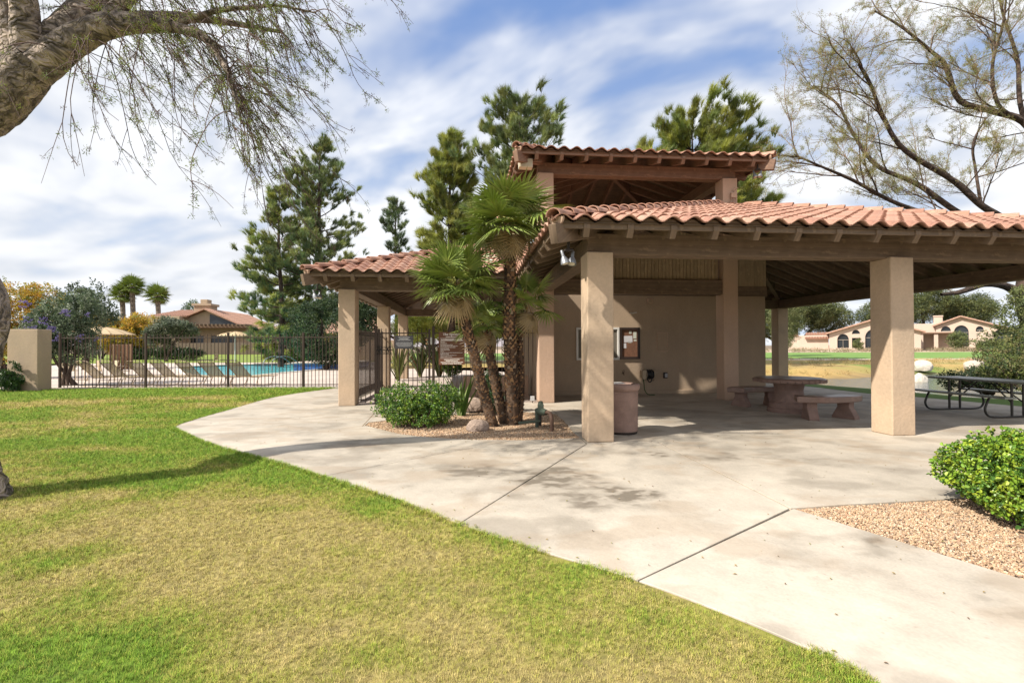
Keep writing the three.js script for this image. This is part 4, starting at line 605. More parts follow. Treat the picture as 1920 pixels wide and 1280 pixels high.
shrub('small_shrub', 'low shrub at the foot of the stucco wall end', 'shrub', [[-14.9, 0.45, 16.9, 0.35, 0.5, 0.3]], 1100, 0.1, [[0.03, 0.07, 0.02], [0.06, 0.12, 0.02]], 25, {});
// bushes and garden trees by the pool
function bushTree(name, label, ells, n, size, cols, seed, opt = {}) {
  const [u, , v] = ells[0], t = thing(name, label, opt.cat || 'tree', [0, 0, 0], 0, opt.group), r = rng(seed), st = [], gz = opt.ground ?? -0.1;
  const base = opt.base || [u, v]; for (let i = 0; i < (opt.stems || 4); i++) { const e = ells[i % ells.length]; st.push(roughTube([V(base[0] + (r() - 0.5) * 0.4, gz, base[1] + (r() - 0.5) * 0.4), V(mix(base[0], e[0], 0.5) + (r() - 0.5) * 0.5, mix(gz, e[1], 0.6), mix(base[1], e[2], 0.5)), V(e[0] + (r() - 0.5) * e[3] * 0.6, e[1] + e[4] * 0.4, e[2])], [opt.trunk || 0.07, (opt.trunk || 0.07) * 0.8, 0.015], 12, 7, seed + i)); }
  mesh('trunk', st, M.barkDark, t); scatter('crown', opt.leaf || clumpA, opt.mat || foliageMat, crown(ells, n, size, cols, seed, opt), t); return t;
}
const olive = [[0.10, 0.13, 0.06], [0.15, 0.18, 0.09], [0.07, 0.10, 0.04], [0.2, 0.23, 0.13]];
{ const b = bushTree('flowering_bush', 'tall silvery green bush with purple flowers behind the pool fence', [[-15.6, 2.35, 19.9, 1.25, 1.15, 1.0], [-14.9, 3.0, 20.0, 0.8, 0.8, 0.7], [-16.3, 1.9, 19.7, 0.9, 0.9, 0.8], [-15.2, 1.4, 19.8, 0.9, 0.7, 0.7]], 3800, 0.17, [[0.07, 0.115, 0.055], [0.12, 0.17, 0.085], [0.19, 0.24, 0.14], [0.30, 0.34, 0.24]], 51, { cat: 'bush', stems: 5, trunk: 0.06, base: [-15.3, 19.7], gap: 1.6 });
  const r = rng(8), L = []; for (let i = 0; i < 130; i++) { const k = Math.floor(r() * 12), a = k * 2.4, z = (k % 5) / 5 * 1.6 - 0.7; L.push({ p: V(-15.5 + Math.cos(a) * 1.15 + (r() - 0.5) * 0.25, 2.5 + z + (r() - 0.5) * 0.25, 19.6 - Math.abs(Math.sin(a)) * 0.9 + (r() - 0.5) * 0.2), q: eul(r() * 6, r() * 6, r() * 6), s: 0.1, c: [0.22, 0.17, 0.42] }); } scatter('blossoms', clumpC, foliageMat, L, b); }
const yel = [[0.55, 0.36, 0.03], [0.58, 0.42, 0.04], [0.48, 0.26, 0.04], [0.4, 0.36, 0.05], [0.24, 0.27, 0.05]];
bushTree('yellow_tree', 'golden yellow tree behind the stucco wall end', [[-21.6, 3.0, 24.2, 1.6, 1.6, 1.3], [-20.4, 3.6, 24.6, 0.9, 1.0, 0.9], [-22.2, 1.8, 24, 1.4, 1.2, 1.2]], 3200, 0.2, yel, 52, { gap: 1.5 });
bushTree('yellow_tree', 'golden yellow hedge tree in front of the gabled house', [[-38.6, 3.2, 53.5, 2.6, 1.9, 1.5], [-34.4, 3.1, 53.3, 2.4, 2.0, 1.5], [-36.4, 2.4, 53, 2.6, 1.7, 1.4]], 5200, 0.36, yel, 53, { gap: 0.8, ground: 0.2 });
bushTree('oleander', 'round grey green bush beside the golden hedge', [[-29.4, 2.7, 49, 2.0, 1.6, 1.5], [-28.0, 2.9, 49.2, 1.3, 1.1, 1.2]], 3400, 0.34, [[0.08, 0.12, 0.06], [0.14, 0.18, 0.10], [0.24, 0.27, 0.2], [0.05, 0.08, 0.04]], 54, { cat: 'bush', gap: 0.8, ground: 0.1 });
bushTree('garden_tree', 'dark leafy tree behind the flowering bush', [[-25.0, 4.0, 33.5, 2.2, 1.8, 1.8]], 1700, 0.3, [[0.05, 0.08, 0.03], [0.09, 0.12, 0.045]], 55, { gap: 1 });
bushTree('garden_tree', 'dense dark green tree beyond the ramada post', [[-9.0, 2.4, 31, 2.6, 2.2, 1.6], [-7.2, 3.3, 32, 1.6, 1.8, 1.4]], 4200, 0.3, [[0.025, 0.06, 0.018], [0.045, 0.095, 0.022], [0.07, 0.12, 0.03]], 56, { gap: 1 });
bushTree('garden_tree', 'pale yellow green tree seen through the gate ramada', [[-2.0, 3.6, 38.5, 2.6, 1.6, 1.8], [1.2, 3.3, 38, 2.4, 1.5, 1.8], [-4.6, 3.0, 39, 1.8, 1.4, 1.5]], 4200, 0.36, py.map((c) => c.map((x) => x * 1.25)), 57, { gap: 0.9, leaf: clumpB });
bushTree('garden_tree', 'thin green tree behind the gabled house roof', [[-46, 7.2, 84, 3, 2, 2], [-30, 6.0, 84, 3, 2.4, 2], [-24.5, 6.3, 82, 3, 2.4, 2]], 1700, 0.5, pd, 58, { gap: 0.6, ground: 0.5, base: [-38, 84] });
shrub('round_shrub', 'clipped ball shrub by the patio wall', 'shrub', [[-14.1, 1.2, 45.6, 0.95, 0.95, 0.8]], 900, 0.24, gGreen, 59, { hole: 0.2 });
shrub('round_shrub', 'low green hedge along the far pool edge', 'shrub', [[-15.6, 0.55, 42.6, 1.2, 0.6, 0.7], [-14.1, 0.5, 42.8, 1.0, 0.5, 0.7]], 1300, 0.2, gGreen, 60, { hole: 0.2 });
shrub('round_shrub', 'low green shrub behind the spa wall', 'shrub', [[-9.6, 0.5, 37.6, 0.9, 0.6, 0.6]], 800, 0.2, gGreen, 61, { hole: 0.2 });
shrub('round_shrub', 'dark low shrubs along the garden wall', 'shrub', [[-31, 0.9, 52, 2.2, 0.7, 0.8], [-34.5, 0.8, 52.5, 2, 0.7, 0.8], [-28.6, 0.8, 51.5, 1.6, 0.6, 0.7]], 1500, 0.3, [[0.02, 0.05, 0.015], [0.05, 0.09, 0.02]], 62, { ground: 0.1 });
// far fan palms
function farPalm(label, [u, v], H, seed) { const t = thing('tall_palm', label, 'palm', [u, 0.4, v], 0, 'two tall palms behind the house'), r = rng(seed); mesh('trunk', roughTube([V(0, 0, 0), V(0.3, H * 0.5, 0), V(0.1, H, 0)], [0.45, 0.34, 0.36], 14, 9, seed), M.barkGrey, t); for (let i = 0; i < 26; i++) { const o = mesh('frond', fronds[i % 5], M.frond, t), el = mix(1.2, -0.7, i / 26); o.position.set(0.1, H, 0); o.quaternion.copy(eul(-el, i * 2.4, 0)); o.scale.setScalar(2.3 + r() * 0.5); } }
farPalm('taller of two fan palms behind the gabled house', [-53.2, 80], 10.6, 1); farPalm('shorter of two fan palms behind the gabled house', [-49.4, 80], 9.2, 2); farPalm('slim fan palm leaning on the taller palm behind the house', [-55, 80.5], 9.3, 3);

// ---------- fences, gate and signs ----------
const rod = (a, b, r, seg = 6) => tubeR([a, b], [r, r], seg);
const picketGeo = (h0, h1, w = 0.017) => bx(-w / 2, w / 2, h0, h1, -w / 2, w / 2, 0);
const PK = picketGeo(0.035, 1.91), POST = bx(-0.032, 0.032, 0, 1.95, -0.032, 0.032, 0.004), CAP = bx(-0.036, 0.036, 1.95, 1.965, -0.036, 0.036, 0.003);
function fence(label, a, b, n, posts, opt = {}) {
  const t = thing('iron_fence', label, 'fence', [0, 0, 0]), A = V(a[0], 0, a[1]), B = V(b[0], 0, b[1]), d = B.clone().sub(A), turn = Math.atan2(-d.z, d.x);
  for (let i = 0; i < n; i++) { const o = mesh('picket', PK, M.iron, t); o.position.copy(A).addScaledVector(d, (i + 0.5) / n); o.rotation.y = turn; }
  for (const k of posts) { const o = mesh('post', POST, M.iron, t); o.position.copy(A).addScaledVector(d, k); o.rotation.y = turn; const c = mesh('post_cap', CAP, M.iron, o); }
  for (const h of [0.115, 1.79]) mesh('rail', bar(A.clone().setY(h), B.clone().setY(h), 0.03, 0.03, 0.004), M.iron, t);
  if (opt.kick) mesh('kick_plate', bar(A.clone().setY(0.22).addScaledVector(d, 0.02), B.clone().setY(0.22).addScaledVector(d, -0.02), 0.012, 0.16, 0.003), plain(0.075, 0.048, 0.034, { roughness: 0.6 }), t);
  return t;
}
fence('long brown iron picket fence between the lawn and the pool loungers', [-14.55, 18.26], [-3.05, 17.12], 90, [0.004, 0.27, 0.525, 0.757]);
fence('brown iron fence with a kick plate between two ramada posts', [-2.98, 12.4], [-2.98, 16.88], 38, [0.96], { kick: true });
fence('short iron fence panel joining the gate to the corner post', [-2.75, 12.22], [-2.3, 12.22], 4, [0.96]);
fence('iron fence panel behind the palms beside the pool gate', [-0.92, 12.22], [1.74, 12.22], 23, [0.012]);
{
  const g = thing('pool_gate', 'iron picket pool gate carrying the grey warning sign', 'gate', [-2.25, 0, 12.22]);
  for (let i = 0; i < 11; i++) { const o = mesh('picket', PK, M.iron, g); o.position.x = 0.06 + i * 0.112; }
  for (const h of [0.115, 1.79]) mesh('rail', bar(new THREE.Vector3(0.0, h, 0), new THREE.Vector3(1.26, h, 0), 0.03, 0.03), M.iron, g);
  for (const x of [0, 1.26]) mesh('stile', bx(x - 0.025, x + 0.025, 0.05, 1.9, -0.025, 0.025, 0.004), M.iron, g);
  const sc = []; for (let i = 0; i < 4; i++) { const c = new THREE.TorusGeometry(0.075, 0.011, 6, 16, 4.6); c.scale(0.6, 1, 1); c.rotateZ(i % 2 ? 0.8 : 3.9); c.translate(0.02 + i * 0.085, 1.36, 0.04); sc.push(c); } sc.push(rod(new THREE.Vector3(-0.06, 1.36, 0.04), new THREE.Vector3(0.34, 1.36, 0.04), 0.014), rod(new THREE.Vector3(-0.06, 1.45, 0.04), new THREE.Vector3(0.34, 1.45, 0.04), 0.008), rod(new THREE.Vector3(-0.06, 1.27, 0.04), new THREE.Vector3(0.34, 1.27, 0.04), 0.008));
  mesh('scroll_plate', sc, plain(0.012, 0.012, 0.013, { roughness: 0.45, metalness: 0.4 }), g);
  for (const y of [1.62, 1.53]) { const k = new THREE.SphereGeometry(0.032, 12, 8); k.translate(1.2, y, 0.06); mesh('knob', k, plain(0.5, 0.30, 0.16, { roughness: 0.35, metalness: 0.6 }), g); }
  mesh('lock_box', bx(1.27, 1.38, 1.5, 1.68, -0.02, 0.06, 0.01), plain(0.55, 0.55, 0.5), g);
}
function canvasTex(w, h, draw) { const c = document.createElement('canvas'); c.width = w; c.height = h; draw(c.getContext('2d'), w, h); const t = new THREE.CanvasTexture(c); t.colorSpace = THREE.SRGBColorSpace; return t; }
function scribble(x, cx, y, w, h, seed, centre = true) { const r = rng(seed); let p = centre ? cx - w / 2 : cx; const e = p + w; while (p < e - h * 0.4) { const L = Math.min(e - p, h * (1 + r() * 4)); for (let q = 0; q < L; q += h * 0.42) { const hh = h * (0.62 + r() * 0.38); x.fillRect(p + q, y + h - hh, h * 0.3, hh); } p += L + h * 0.45; } }
function signBoard(name, label, at, w, h, base, draw) {
  const t = thing(name, label, 'sign', at), px = 512; mesh('board', bx(-w / 2, w / 2, -h / 2, h / 2, -0.006, 0.006, 0.003), plain(...base, { roughness: 0.5 }), t);
  const f = new THREE.PlaneGeometry(w - 0.008, h - 0.008); f.translate(0, 0, 0.0072); mesh('print', f, std({ map: canvasTex(px, Math.round(px * h / w), draw), roughness: 0.5 }), t); return t;
}
signBoard('warning_sign', 'small grey sign with white lettering hung on the pool gate', [-1.62, 1.56, 12.17], 0.46, 0.33, [0.075, 0.072, 0.078], (x, w, h) => { x.fillStyle = '#58565a'; x.fillRect(0, 0, w, h); x.fillStyle = '#eeeeec'; [[0.08, 0.6, 26], [0.2, 0.5, 26], [0.3, 0.7, 22], [0.5, 0.86, 20], [0.6, 0.9, 20], [0.7, 0.82, 20], [0.79, 0.7, 18]].forEach(([y, L, s], i) => scribble(x, w / 2, y * h, L * w, s, i + 3)); });
signBoard('notice_sign', 'brown pool notice board with white lettering on the fence', [-0.42, 1.4, 12.16], 0.66, 0.84, [0.14, 0.068, 0.042], (x, w, h) => {
  x.fillStyle = '#6b4530'; x.fillRect(0, 0, w, h); x.fillStyle = '#f2efe8'; x.textAlign = 'center'; x.font = 'bold 58px serif'; x.fillText('The Springs', w / 2, h * 0.1); scribble(x, w / 2, h * 0.125, w * 0.46, 22, 2);
  x.fillRect(w * 0.05, h * 0.185, w * 0.9, 5); scribble(x, w / 2, h * 0.205, w * 0.84, 32, 4); x.fillRect(w * 0.05, h * 0.265, w * 0.9, 5);
  [0.22, 0.26, 0.5, 0.7, 0.62, 0.36, 0.4, 0.16, 0.9, 0.34, 0.66, 0.48].forEach((L, i) => scribble(x, w * 0.06, h * (0.295 + i * 0.0405), L * w * 0.95, 15, i + 11, false));
  x.fillRect(w * 0.05, h * 0.8, w * 0.9, 5); [0.6, 0.46, 0.86, 0.74].forEach((L, i) => scribble(x, w / 2, h * (0.825 + i * 0.042), L * w, 20, i + 40));
});
// low walls, wall end, curb
tag(mesh('wall_end', triUV(bx(-15.25, -14.32, 0, 2.07, 17.15, 17.7, 0.02, 2)), M.stuccoWall), 'tall stucco wall end at the corner of the pool fence', 'wall');
tag(mesh('seat_wall', triUV(bx(-0.15, 1.72, 0, 0.6, 13.5, 13.8, 0.015)), M.stuccoPink), 'low stucco seat wall behind the fence by the palms', 'wall');
struct('curb', bar(V(-15, -0.01, 18.32), V(-3, -0.01, 17.14), 0.26, 0.07, 0.01), M.concrete, 'narrow concrete curb beneath the pool fence');

// ---------- fittings on the building ----------
const flood = (() => lathe([[0.0, 0.2], [0.022, 0.2], [0.024, 0.11], [0.034, 0.1], [0.055, 0.055], [0.068, 0.0], [0.066, 0.0], [0.05, 0.05], [0.0, 0.055]], 20))();
function floods(label, at, turn) { const t = thing('floodlight_pair', label, 'light', at, turn, 'twin floodlights under the eaves'); for (const s of [-1, 1]) { const o = mesh('lamp_shade', flood, M.steel, t); o.rotation.set(-0.18, 0, s * -0.22); o.position.set(s * 0.05 - 0.0, -0.31, 0); const g = new THREE.SphereGeometry(0.05, 12, 6, 0, 6.3, 0, 1.4); g.scale(1, 0.5, 1); g.rotateX(Math.PI); g.translate(0, 0.012, 0); mesh('lens', g, plain(0.55, 0.5, 0.38, { roughness: 0.3 }), o); } mesh('bracket', [bx(-0.06, 0.06, -0.13, -0.1, -0.04, 0.04, 0.005), rod(new THREE.Vector3(0, -0.1, 0), new THREE.Vector3(0, 0.02, 0), 0.02)], M.dark, t); return t; }
floods('twin grey floodlights below the picnic ramada eave corner', [1.43, 2.93, 6.62], 0.3);
floods('twin grey floodlights below the gate ramada eave corner', [-3.6, 2.93, 11.7], 0.9);
floods('twin grey floodlights by the rear post of the gate ramada', [-3.35, 2.9, 20.4], 1.2);
floods('twin floodlights at the tower roof corner', [7.45, 6.1, 11.5], -0.5);
{ const t = thing('alarm_box', 'cream louvred box under the tower eave', 'box', [1.43, 5.98, 11.62]); mesh('case', bx(-0.17, 0.17, -0.11, 0.11, -0.1, 0.1, 0.012), plain(0.55, 0.5, 0.38), t); for (let i = 0; i < 5; i++) mesh('louvre', bx(-0.14, 0.14, -0.085 + i * 0.036, -0.07 + i * 0.036, -0.112, -0.098, 0.002), plain(0.5, 0.45, 0.34), t); mesh('arm', bx(0.17, 0.4, 0.06, 0.11, -0.03, 0.03, 0.004), M.towerWood, t); }
{ const t = thing('junction_box', 'pink painted junction box with conduits on the tower post', 'box', [7.02, 5.36, V0 + G - 0.035]); mesh('case', bx(-0.08, 0.08, 0, 0.14, -0.035, 0.035, 0.008), M.stuccoPink, t); for (let i = 0; i < 4; i++) mesh('conduit', rod(new THREE.Vector3(-0.06 + i * 0.04, 0, 0.01), new THREE.Vector3(-0.06 + i * 0.04, -0.19, 0.01), 0.01), M.stuccoPink, t); mesh('conduit', tubeR(spline([new THREE.Vector3(0, 0.14, 0.01), new THREE.Vector3(0.02, 0.24, 0.01), new THREE.Vector3(0.1, 0.27, 0.01), new THREE.Vector3(0.13, 0.28, 0.01)], 8), Array(9).fill(0.011), 6), M.stuccoPink, t); }
{ const t = thing('ceiling_light', 'round white light at the peak inside the tower', 'light', [CTc[0], 6.78, CTc[1]]); mesh('diffuser', lathe([[0, 0], [0.11, 0.01], [0.145, 0.05], [0.15, 0.1], [0, 0.1]], 24), plain(0.75, 0.72, 0.66, { roughness: 0.4 }), t); mesh('stem', rod(new THREE.Vector3(0, 0.1, 0), new THREE.Vector3(0, 0.34, 0), 0.02), M.dark, t); }
const WF = WV - 0.003;
{ const t = thing('display_case', 'white framed glass display case on the restroom wall', 'display case', [3.85, 1.03, WF]); const w = 0.655, h = 0.97, wh = plain(0.72, 0.7, 0.66, { roughness: 0.5 }); mesh('frame', [bx(-w, w, 0, 0.06, 0, -0.05, 0.004), bx(-w, w, h - 0.06, h, 0, -0.05, 0.004), bx(-w, -w + 0.06, 0.061, h - 0.061, 0, -0.05, 0.004), bx(w - 0.06, w, 0.061, h - 0.061, 0, -0.05, 0.004)].map((g) => g), wh, t); mesh('back_panel', bx(-w + 0.05, w - 0.05, 0.05, h - 0.05, 0, -0.012, 0), plain(0.16, 0.14, 0.11), t); }
{ const t = thing('bulletin_board', 'dark wooden bulletin board with pinned papers on the wall', 'bulletin board', [4.83, 1.055, WF]), w = 0.31, h = 0.945; mesh('frame', [bx(-w, w, 0, 0.07, 0, -0.05, 0.005), bx(-w, w, h - 0.07, h, 0, -0.05, 0.005), bx(-w, -w + 0.07, 0.071, h - 0.071, 0, -0.05, 0.005), bx(w - 0.07, w, 0.071, h - 0.071, 0, -0.05, 0.005)], plain(0.03, 0.016, 0.011, { roughness: 0.5 }), t); mesh('cork_panel', bx(-w + 0.06, w - 0.06, 0.06, h - 0.06, 0, -0.014, 0), std({ map: tex(128, 128, (x, y) => { const n = fbm(x * 14, y * 14, 4, 14); return S3([0.12 + n * 0.12, 0.06 + n * 0.05, 0.035 + n * 0.03]); }), roughness: 0.9 }), t);
  for (const [x, y, pw, ph, k] of [[-0.05, 0.6, 0.27, 0.19, 0], [0.16, 0.72, 0.1, 0.21, 1], [0.02, 0.8, 0.08, 0.08, 1], [-0.15, 0.4, 0.09, 0.15, 0], [0.17, 0.56, 0.09, 0.05, 1], [0.0, 0.5, 0.1, 0.03, 1]]) { const g = bx(-pw / 2, pw / 2, -ph / 2, ph / 2, -0.001, 0.001, 0); g.rotateZ((h2(x * 900, y * 900) - 0.5) * 0.08); g.translate(x, y, 0.017); mesh('paper', g, plain(k ? 0.55 : 0.62, k ? 0.56 : 0.6, k ? 0.48 : 0.62), t); } }
{ const t = thing('access_panel', 'tan painted access panel on the restroom wall', 'panel', [5.85, 1.27, WF]); mesh('panel_frame', bx(-0.175, 0.175, 0, 0.585, 0, -0.012, 0.004), M.stuccoPink, t); mesh('panel_door', bx(-0.155, 0.155, 0.02, 0.565, -0.012, -0.022, 0.004), M.stuccoWall, t); }
{ const t = thing('hose_reel', 'hose reel with coiled black hose on the restroom wall', 'hose reel', [5.33, 0.6, WV - 0.19]), tan = plain(0.42, 0.34, 0.24); const ring = (x, r) => { const g = new THREE.TorusGeometry(r, 0.012, 8, 28); g.rotateY(Math.PI / 2); g.translate(x, 0, 0); return g; };
  mesh('reel_wheel', [ring(-0.1, 0.165), ...[0, 1, 2].map((i) => { const a = i * Math.PI / 3; return rod(new THREE.Vector3(-0.1, Math.cos(a) * 0.165, Math.sin(a) * 0.165), new THREE.Vector3(-0.1, -Math.cos(a) * 0.165, -Math.sin(a) * 0.165), 0.008); })], tan, t); mesh('reel_wheel', [ring(0.15, 0.165)], tan, t);
  mesh('hose', [...Array(7)].map((_, i) => { const g = new THREE.TorusGeometry(0.115 + (i % 2) * 0.018, 0.018, 8, 28); g.rotateY(Math.PI / 2); g.translate(-0.07 + i * 0.033, 0, 0); return g; }), plain(0.012, 0.013, 0.014, { roughness: 0.4 }), t);
  mesh('loose_end', tubeR(spline([new THREE.Vector3(-0.06, -0.13, 0.1), new THREE.Vector3(-0.02, -0.22, 0.13), new THREE.Vector3(0.04, -0.2, 0.12), new THREE.Vector3(0.07, -0.1, 0.11)], 14), Array(15).fill(0.016), 7), plain(0.012, 0.013, 0.014, { roughness: 0.4 }), t);
  mesh('mount', [bx(-0.24, -0.13, -0.13, 0.13, -0.19, -0.14, 0.01), bar(new THREE.Vector3(-0.19, 0, -0.15), new THREE.Vector3(-0.19, 0, 0.03), 0.03, 0.2), rod(new THREE.Vector3(-0.2, 0, 0), new THREE.Vector3(0.2, 0, 0), 0.018), rod(new THREE.Vector3(0.16, 0.06, 0.08), new THREE.Vector3(0.27, 0.06, 0.08), 0.012)], tan, t);
  mesh('supply_hose', tubeR(spline([new THREE.Vector3(-0.18, -0.08, 0.04), new THREE.Vector3(-0.16, -0.25, 0.08), new THREE.Vector3(-0.14, -0.45, 0.08), new THREE.Vector3(-0.05, -0.58, 0.1), new THREE.Vector3(0.12, -0.585, 0.2)], 20), Array(21).fill(0.013), 6), plain(0.03, 0.10, 0.03), t); }
{ const t = thing('outlet_box', 'grey weatherproof outlet box beside the hose reel', 'outlet', [5.93, 0.56, WF]); mesh('case', bx(-0.06, 0.06, -0.09, 0.09, 0, -0.05, 0.01), plain(0.045, 0.04, 0.036), t); mesh('cover', bx(-0.03, 0.045, -0.06, 0.06, -0.05, -0.075, 0.008), plain(0.45, 0.45, 0.46, { roughness: 0.4 }), t); }
{ const t = thing('hose_bib', 'small brass hose bib below the display case', 'tap', [4.62, 0.64, WV - 0.04]); mesh('spout', [rod(new THREE.Vector3(0, 0, 0.04), new THREE.Vector3(0, 0, -0.05), 0.018), rod(new THREE.Vector3(0, 0.01, 0.04), new THREE.Vector3(0, -0.06, 0.06), 0.015)], plain(0.10, 0.06, 0.03, { metalness: 0.7, roughness: 0.4 }), t); const g = new THREE.TorusGeometry(0.028, 0.006, 6, 14); g.translate(0, 0.05, 0.03); mesh('handle', g, plain(0.08, 0.05, 0.03), t); }
{ const t = thing('wall_light', 'small beige wall box above the bulletin board', 'light', [5.45, 2.72, WF]); mesh('case', bx(-0.08, 0.08, 0, 0.15, 0, -0.08, 0.012), M.stuccoPink, t); mesh('cover', bx(-0.06, 0.06, 0.02, 0.13, -0.08, -0.09, 0.006), M.stuccoWall, t); }
{ const t = thing('security_light', 'white pipe fitting high on the restroom wall', 'light', [4.92, 2.42, WV - 0.05]); mesh('pipe', [rod(new THREE.Vector3(-0.05, 0.02, -0.05), new THREE.Vector3(-0.02, 0.0, 0.06), 0.02), rod(new THREE.Vector3(-0.03, 0, 0.05), new THREE.Vector3(0.1, 0.03, 0.06), 0.022)], plain(0.6, 0.56, 0.5), t); }

// ---------- ramada furniture ----------
M.cast = std({ map: rep(tex(512, 512, (x, y) => { const n = fbm(x * 8, y * 8, 5, 8) - 0.5, s = h2(Math.floor(x * 256), Math.floor(y * 256)); const f = 1 + n * 0.5 + (s - 0.5) * 0.35; return S3([0.27 * f, 0.175 * f, 0.14 * f]); }), 1.5), bumpMap: rep(concBump, 2), bumpScale: 0.004, roughness: 0.75 });
M.castTop = std({ map: M.cast.map, roughness: 0.3, bumpMap: rep(concBump, 2), bumpScale: 0.0015 });
{ const t = thing('trash_can', 'round pinkish concrete trash can beside the ramada post', 'trash can', [2.56, 0, 7.72]);
  mesh('body', triUV(lathe([[0, 0], [0.245, 0], [0.255, 0.03], [0.262, 0.1], [0.268, 0.66], [0.272, 0.68], [0.262, 0.7], [0.262, 0.705]], 40)), M.cast, t); mesh('rim', triUV(lathe([[0.262, 0.705], [0.285, 0.715], [0.298, 0.745], [0.3, 0.79], [0.285, 0.815], [0.25, 0.825], [0.2, 0.815], [0.19, 0.70], [0, 0.69]], 40)), M.cast, t); mesh('base_band', triUV(lathe([[0.2, 0], [0.252, 0.0], [0.258, 0.04], [0.25, 0.045]], 40)), M.dark, t);
  mesh('liner_flap', bx(-0.24, 0.02, 0.826, 0.836, -0.16, 0.12, 0.004), plain(0.62, 0.6, 0.58, { roughness: 0.6 }), t); }
{ const at = [7.0, 0, 9.75], t = thing('concrete_table', 'round cast concrete table with flared pedestal under the ramada', 'table', at);
  mesh('pedestal', triUV(lathe([[0, 0], [0.43, 0], [0.43, 0.09], [0.4, 0.11], [0.385, 0.19], [0.33, 0.24], [0.29, 0.35], [0.275, 0.48], [0.3, 0.6], [0.3, 0.64]], 40)), M.cast, t);
  mesh('tabletop', triUV(lathe([[0, 0.64], [0.6, 0.64], [0.67, 0.655], [0.7, 0.69], [0.7, 0.715], [0.675, 0.735], [0.655, 0.74], [0.65, 0.745], [0.03, 0.747], [0.03, 0.70], [0, 0.70]], 64)), M.castTop, t);
  for (let i = 0; i < 34; i++) { const a = i / 34 * 6.283, o = mesh('edge_block', bx(-0.058, 0.058, 0.655, 0.72, -0.012, 0.006, 0.008), M.cast, t); o.position.set(Math.sin(a) * 0.697, 0, Math.cos(a) * 0.697); o.rotation.y = a; }
  const bench = (label, mid) => { const b = thing('concrete_bench', label, 'bench', at, 0, 'curved benches at the round table'), R0b = 0.95, R1b = 1.3, half = 0.56, sh = new THREE.Shape(); sh.absarc(0, 0, R1b, mid - half, mid + half, false); sh.absarc(0, 0, R0b, mid + half, mid - half, true); const g = new THREE.ExtrudeGeometry(sh, { depth: 0.085, bevelEnabled: true, bevelThickness: 0.018, bevelSize: 0.022, bevelSegments: 3, curveSegments: 24 }); g.rotateX(-Math.PI / 2); g.translate(0, 0.355, 0); mesh('seat', triUV(g), M.castTop, b);
    for (const s of [-0.36, 0.36]) { const a = mid + s, q = new THREE.Shape([[-0.2, 0], [0.2, 0], [0.2, 0.04], [0.1, 0.23], [0.11, 0.34], [-0.11, 0.34], [-0.1, 0.23], [-0.2, 0.04]].map((p) => new THREE.Vector2(...p))), l = new THREE.ExtrudeGeometry(q, { depth: 0.16, bevelEnabled: true, bevelThickness: 0.01, bevelSize: 0.01, bevelSegments: 1 }); l.translate(0, 0, -0.08); l.rotateY(a); l.translate(Math.cos(a) * 1.12, 0, -Math.sin(a) * 1.12); mesh('leg', triUV(l), M.cast, b); } };
  bench('curved concrete bench on the paving side of the round table', -Math.PI / 2 + 0.06); bench('curved concrete bench on the wall side of the round table', Math.PI / 2 + 0.1); }
{ const t = thing('picnic_table', 'grey green metal picnic table with attached benches', 'picnic table', [10.85, 0, 8.9]), coat = plain(0.20, 0.21, 0.185, { roughness: 0.35 }), fr = plain(0.05, 0.047, 0.042, { roughness: 0.4, metalness: 0.4 });
  mesh('tabletop', bx(-0.38, 0.38, 0.695, 0.735, -0.98, 0.98, 0.012, 2), coat, t); for (const u of [-0.65, 0.65]) mesh('bench', bx(u - 0.13, u + 0.13, 0.415, 0.45, -0.9, 1.05, 0.012, 2), coat, t);
  for (const v of [-0.5, 0.72]) { const z = -v, p = (x, y) => new THREE.Vector3(x, y, z); mesh('leg_frame', [rod(p(-0.13, 0.03), p(-0.13, 0.69), 0.022, 10), rod(p(0.13, 0.03), p(0.13, 0.69), 0.022, 10), tubeR(spline([p(-0.62, 0.41), p(-0.68, 0.3), p(-0.72, 0.17), p(-0.66, 0.06), p(-0.5, 0.024), p(0, 0.024), p(0.5, 0.024), p(0.66, 0.06), p(0.72, 0.17), p(0.68, 0.3), p(0.62, 0.41)], 40), Array(41).fill(0.021), 8), rod(p(-0.13, 0.3), new THREE.Vector3(-0.05, 0.68, z + (v < 0 ? -0.45 : 0.45)), 0.014), rod(p(0.13, 0.3), new THREE.Vector3(0.05, 0.68, z + (v < 0 ? -0.45 : 0.45)), 0.014)], fr, t); } }
// things in the gravel bed
function boulder(label, [u, h, v], s, seed, c = [0.36, 0.27, 0.215]) { const g = new THREE.IcosahedronGeometry(1, 4), p = g.attributes.position; for (let i = 0; i < p.count; i++) { const x = p.getX(i), y = p.getY(i), z = p.getZ(i), k = 0.72 + 0.5 * fbm(x * 1.3 + seed, y * 1.3 + z * 1.7 + seed, 4) + 0.1 * fbm(x * 6 + seed, z * 6 + y * 5, 3); p.setXYZ(i, x * k * s[0], Math.max(y * k * s[1], -0.35 * s[1]), z * k * s[2]); } g.computeVertexNormals(); const gg = g; gg.translate(u, h, -v); return tag(mesh('boulder', triUV(gg), std({ map: rep(stuccoTex(c, 0.16), 0.8), bumpMap: rep(stuccoBump, 1.2), bumpScale: 0.02, roughness: 0.95 })), label, 'boulder'); }
boulder('angular pinkish boulder in front of the palm trunks', [0.17, 0.06, 8.15], [0.19, 0.15, 0.16], 3); boulder('pale boulder behind the blade leaved plant', [0.12, 0.1, 10.55], [0.27, 0.2, 0.2], 9);
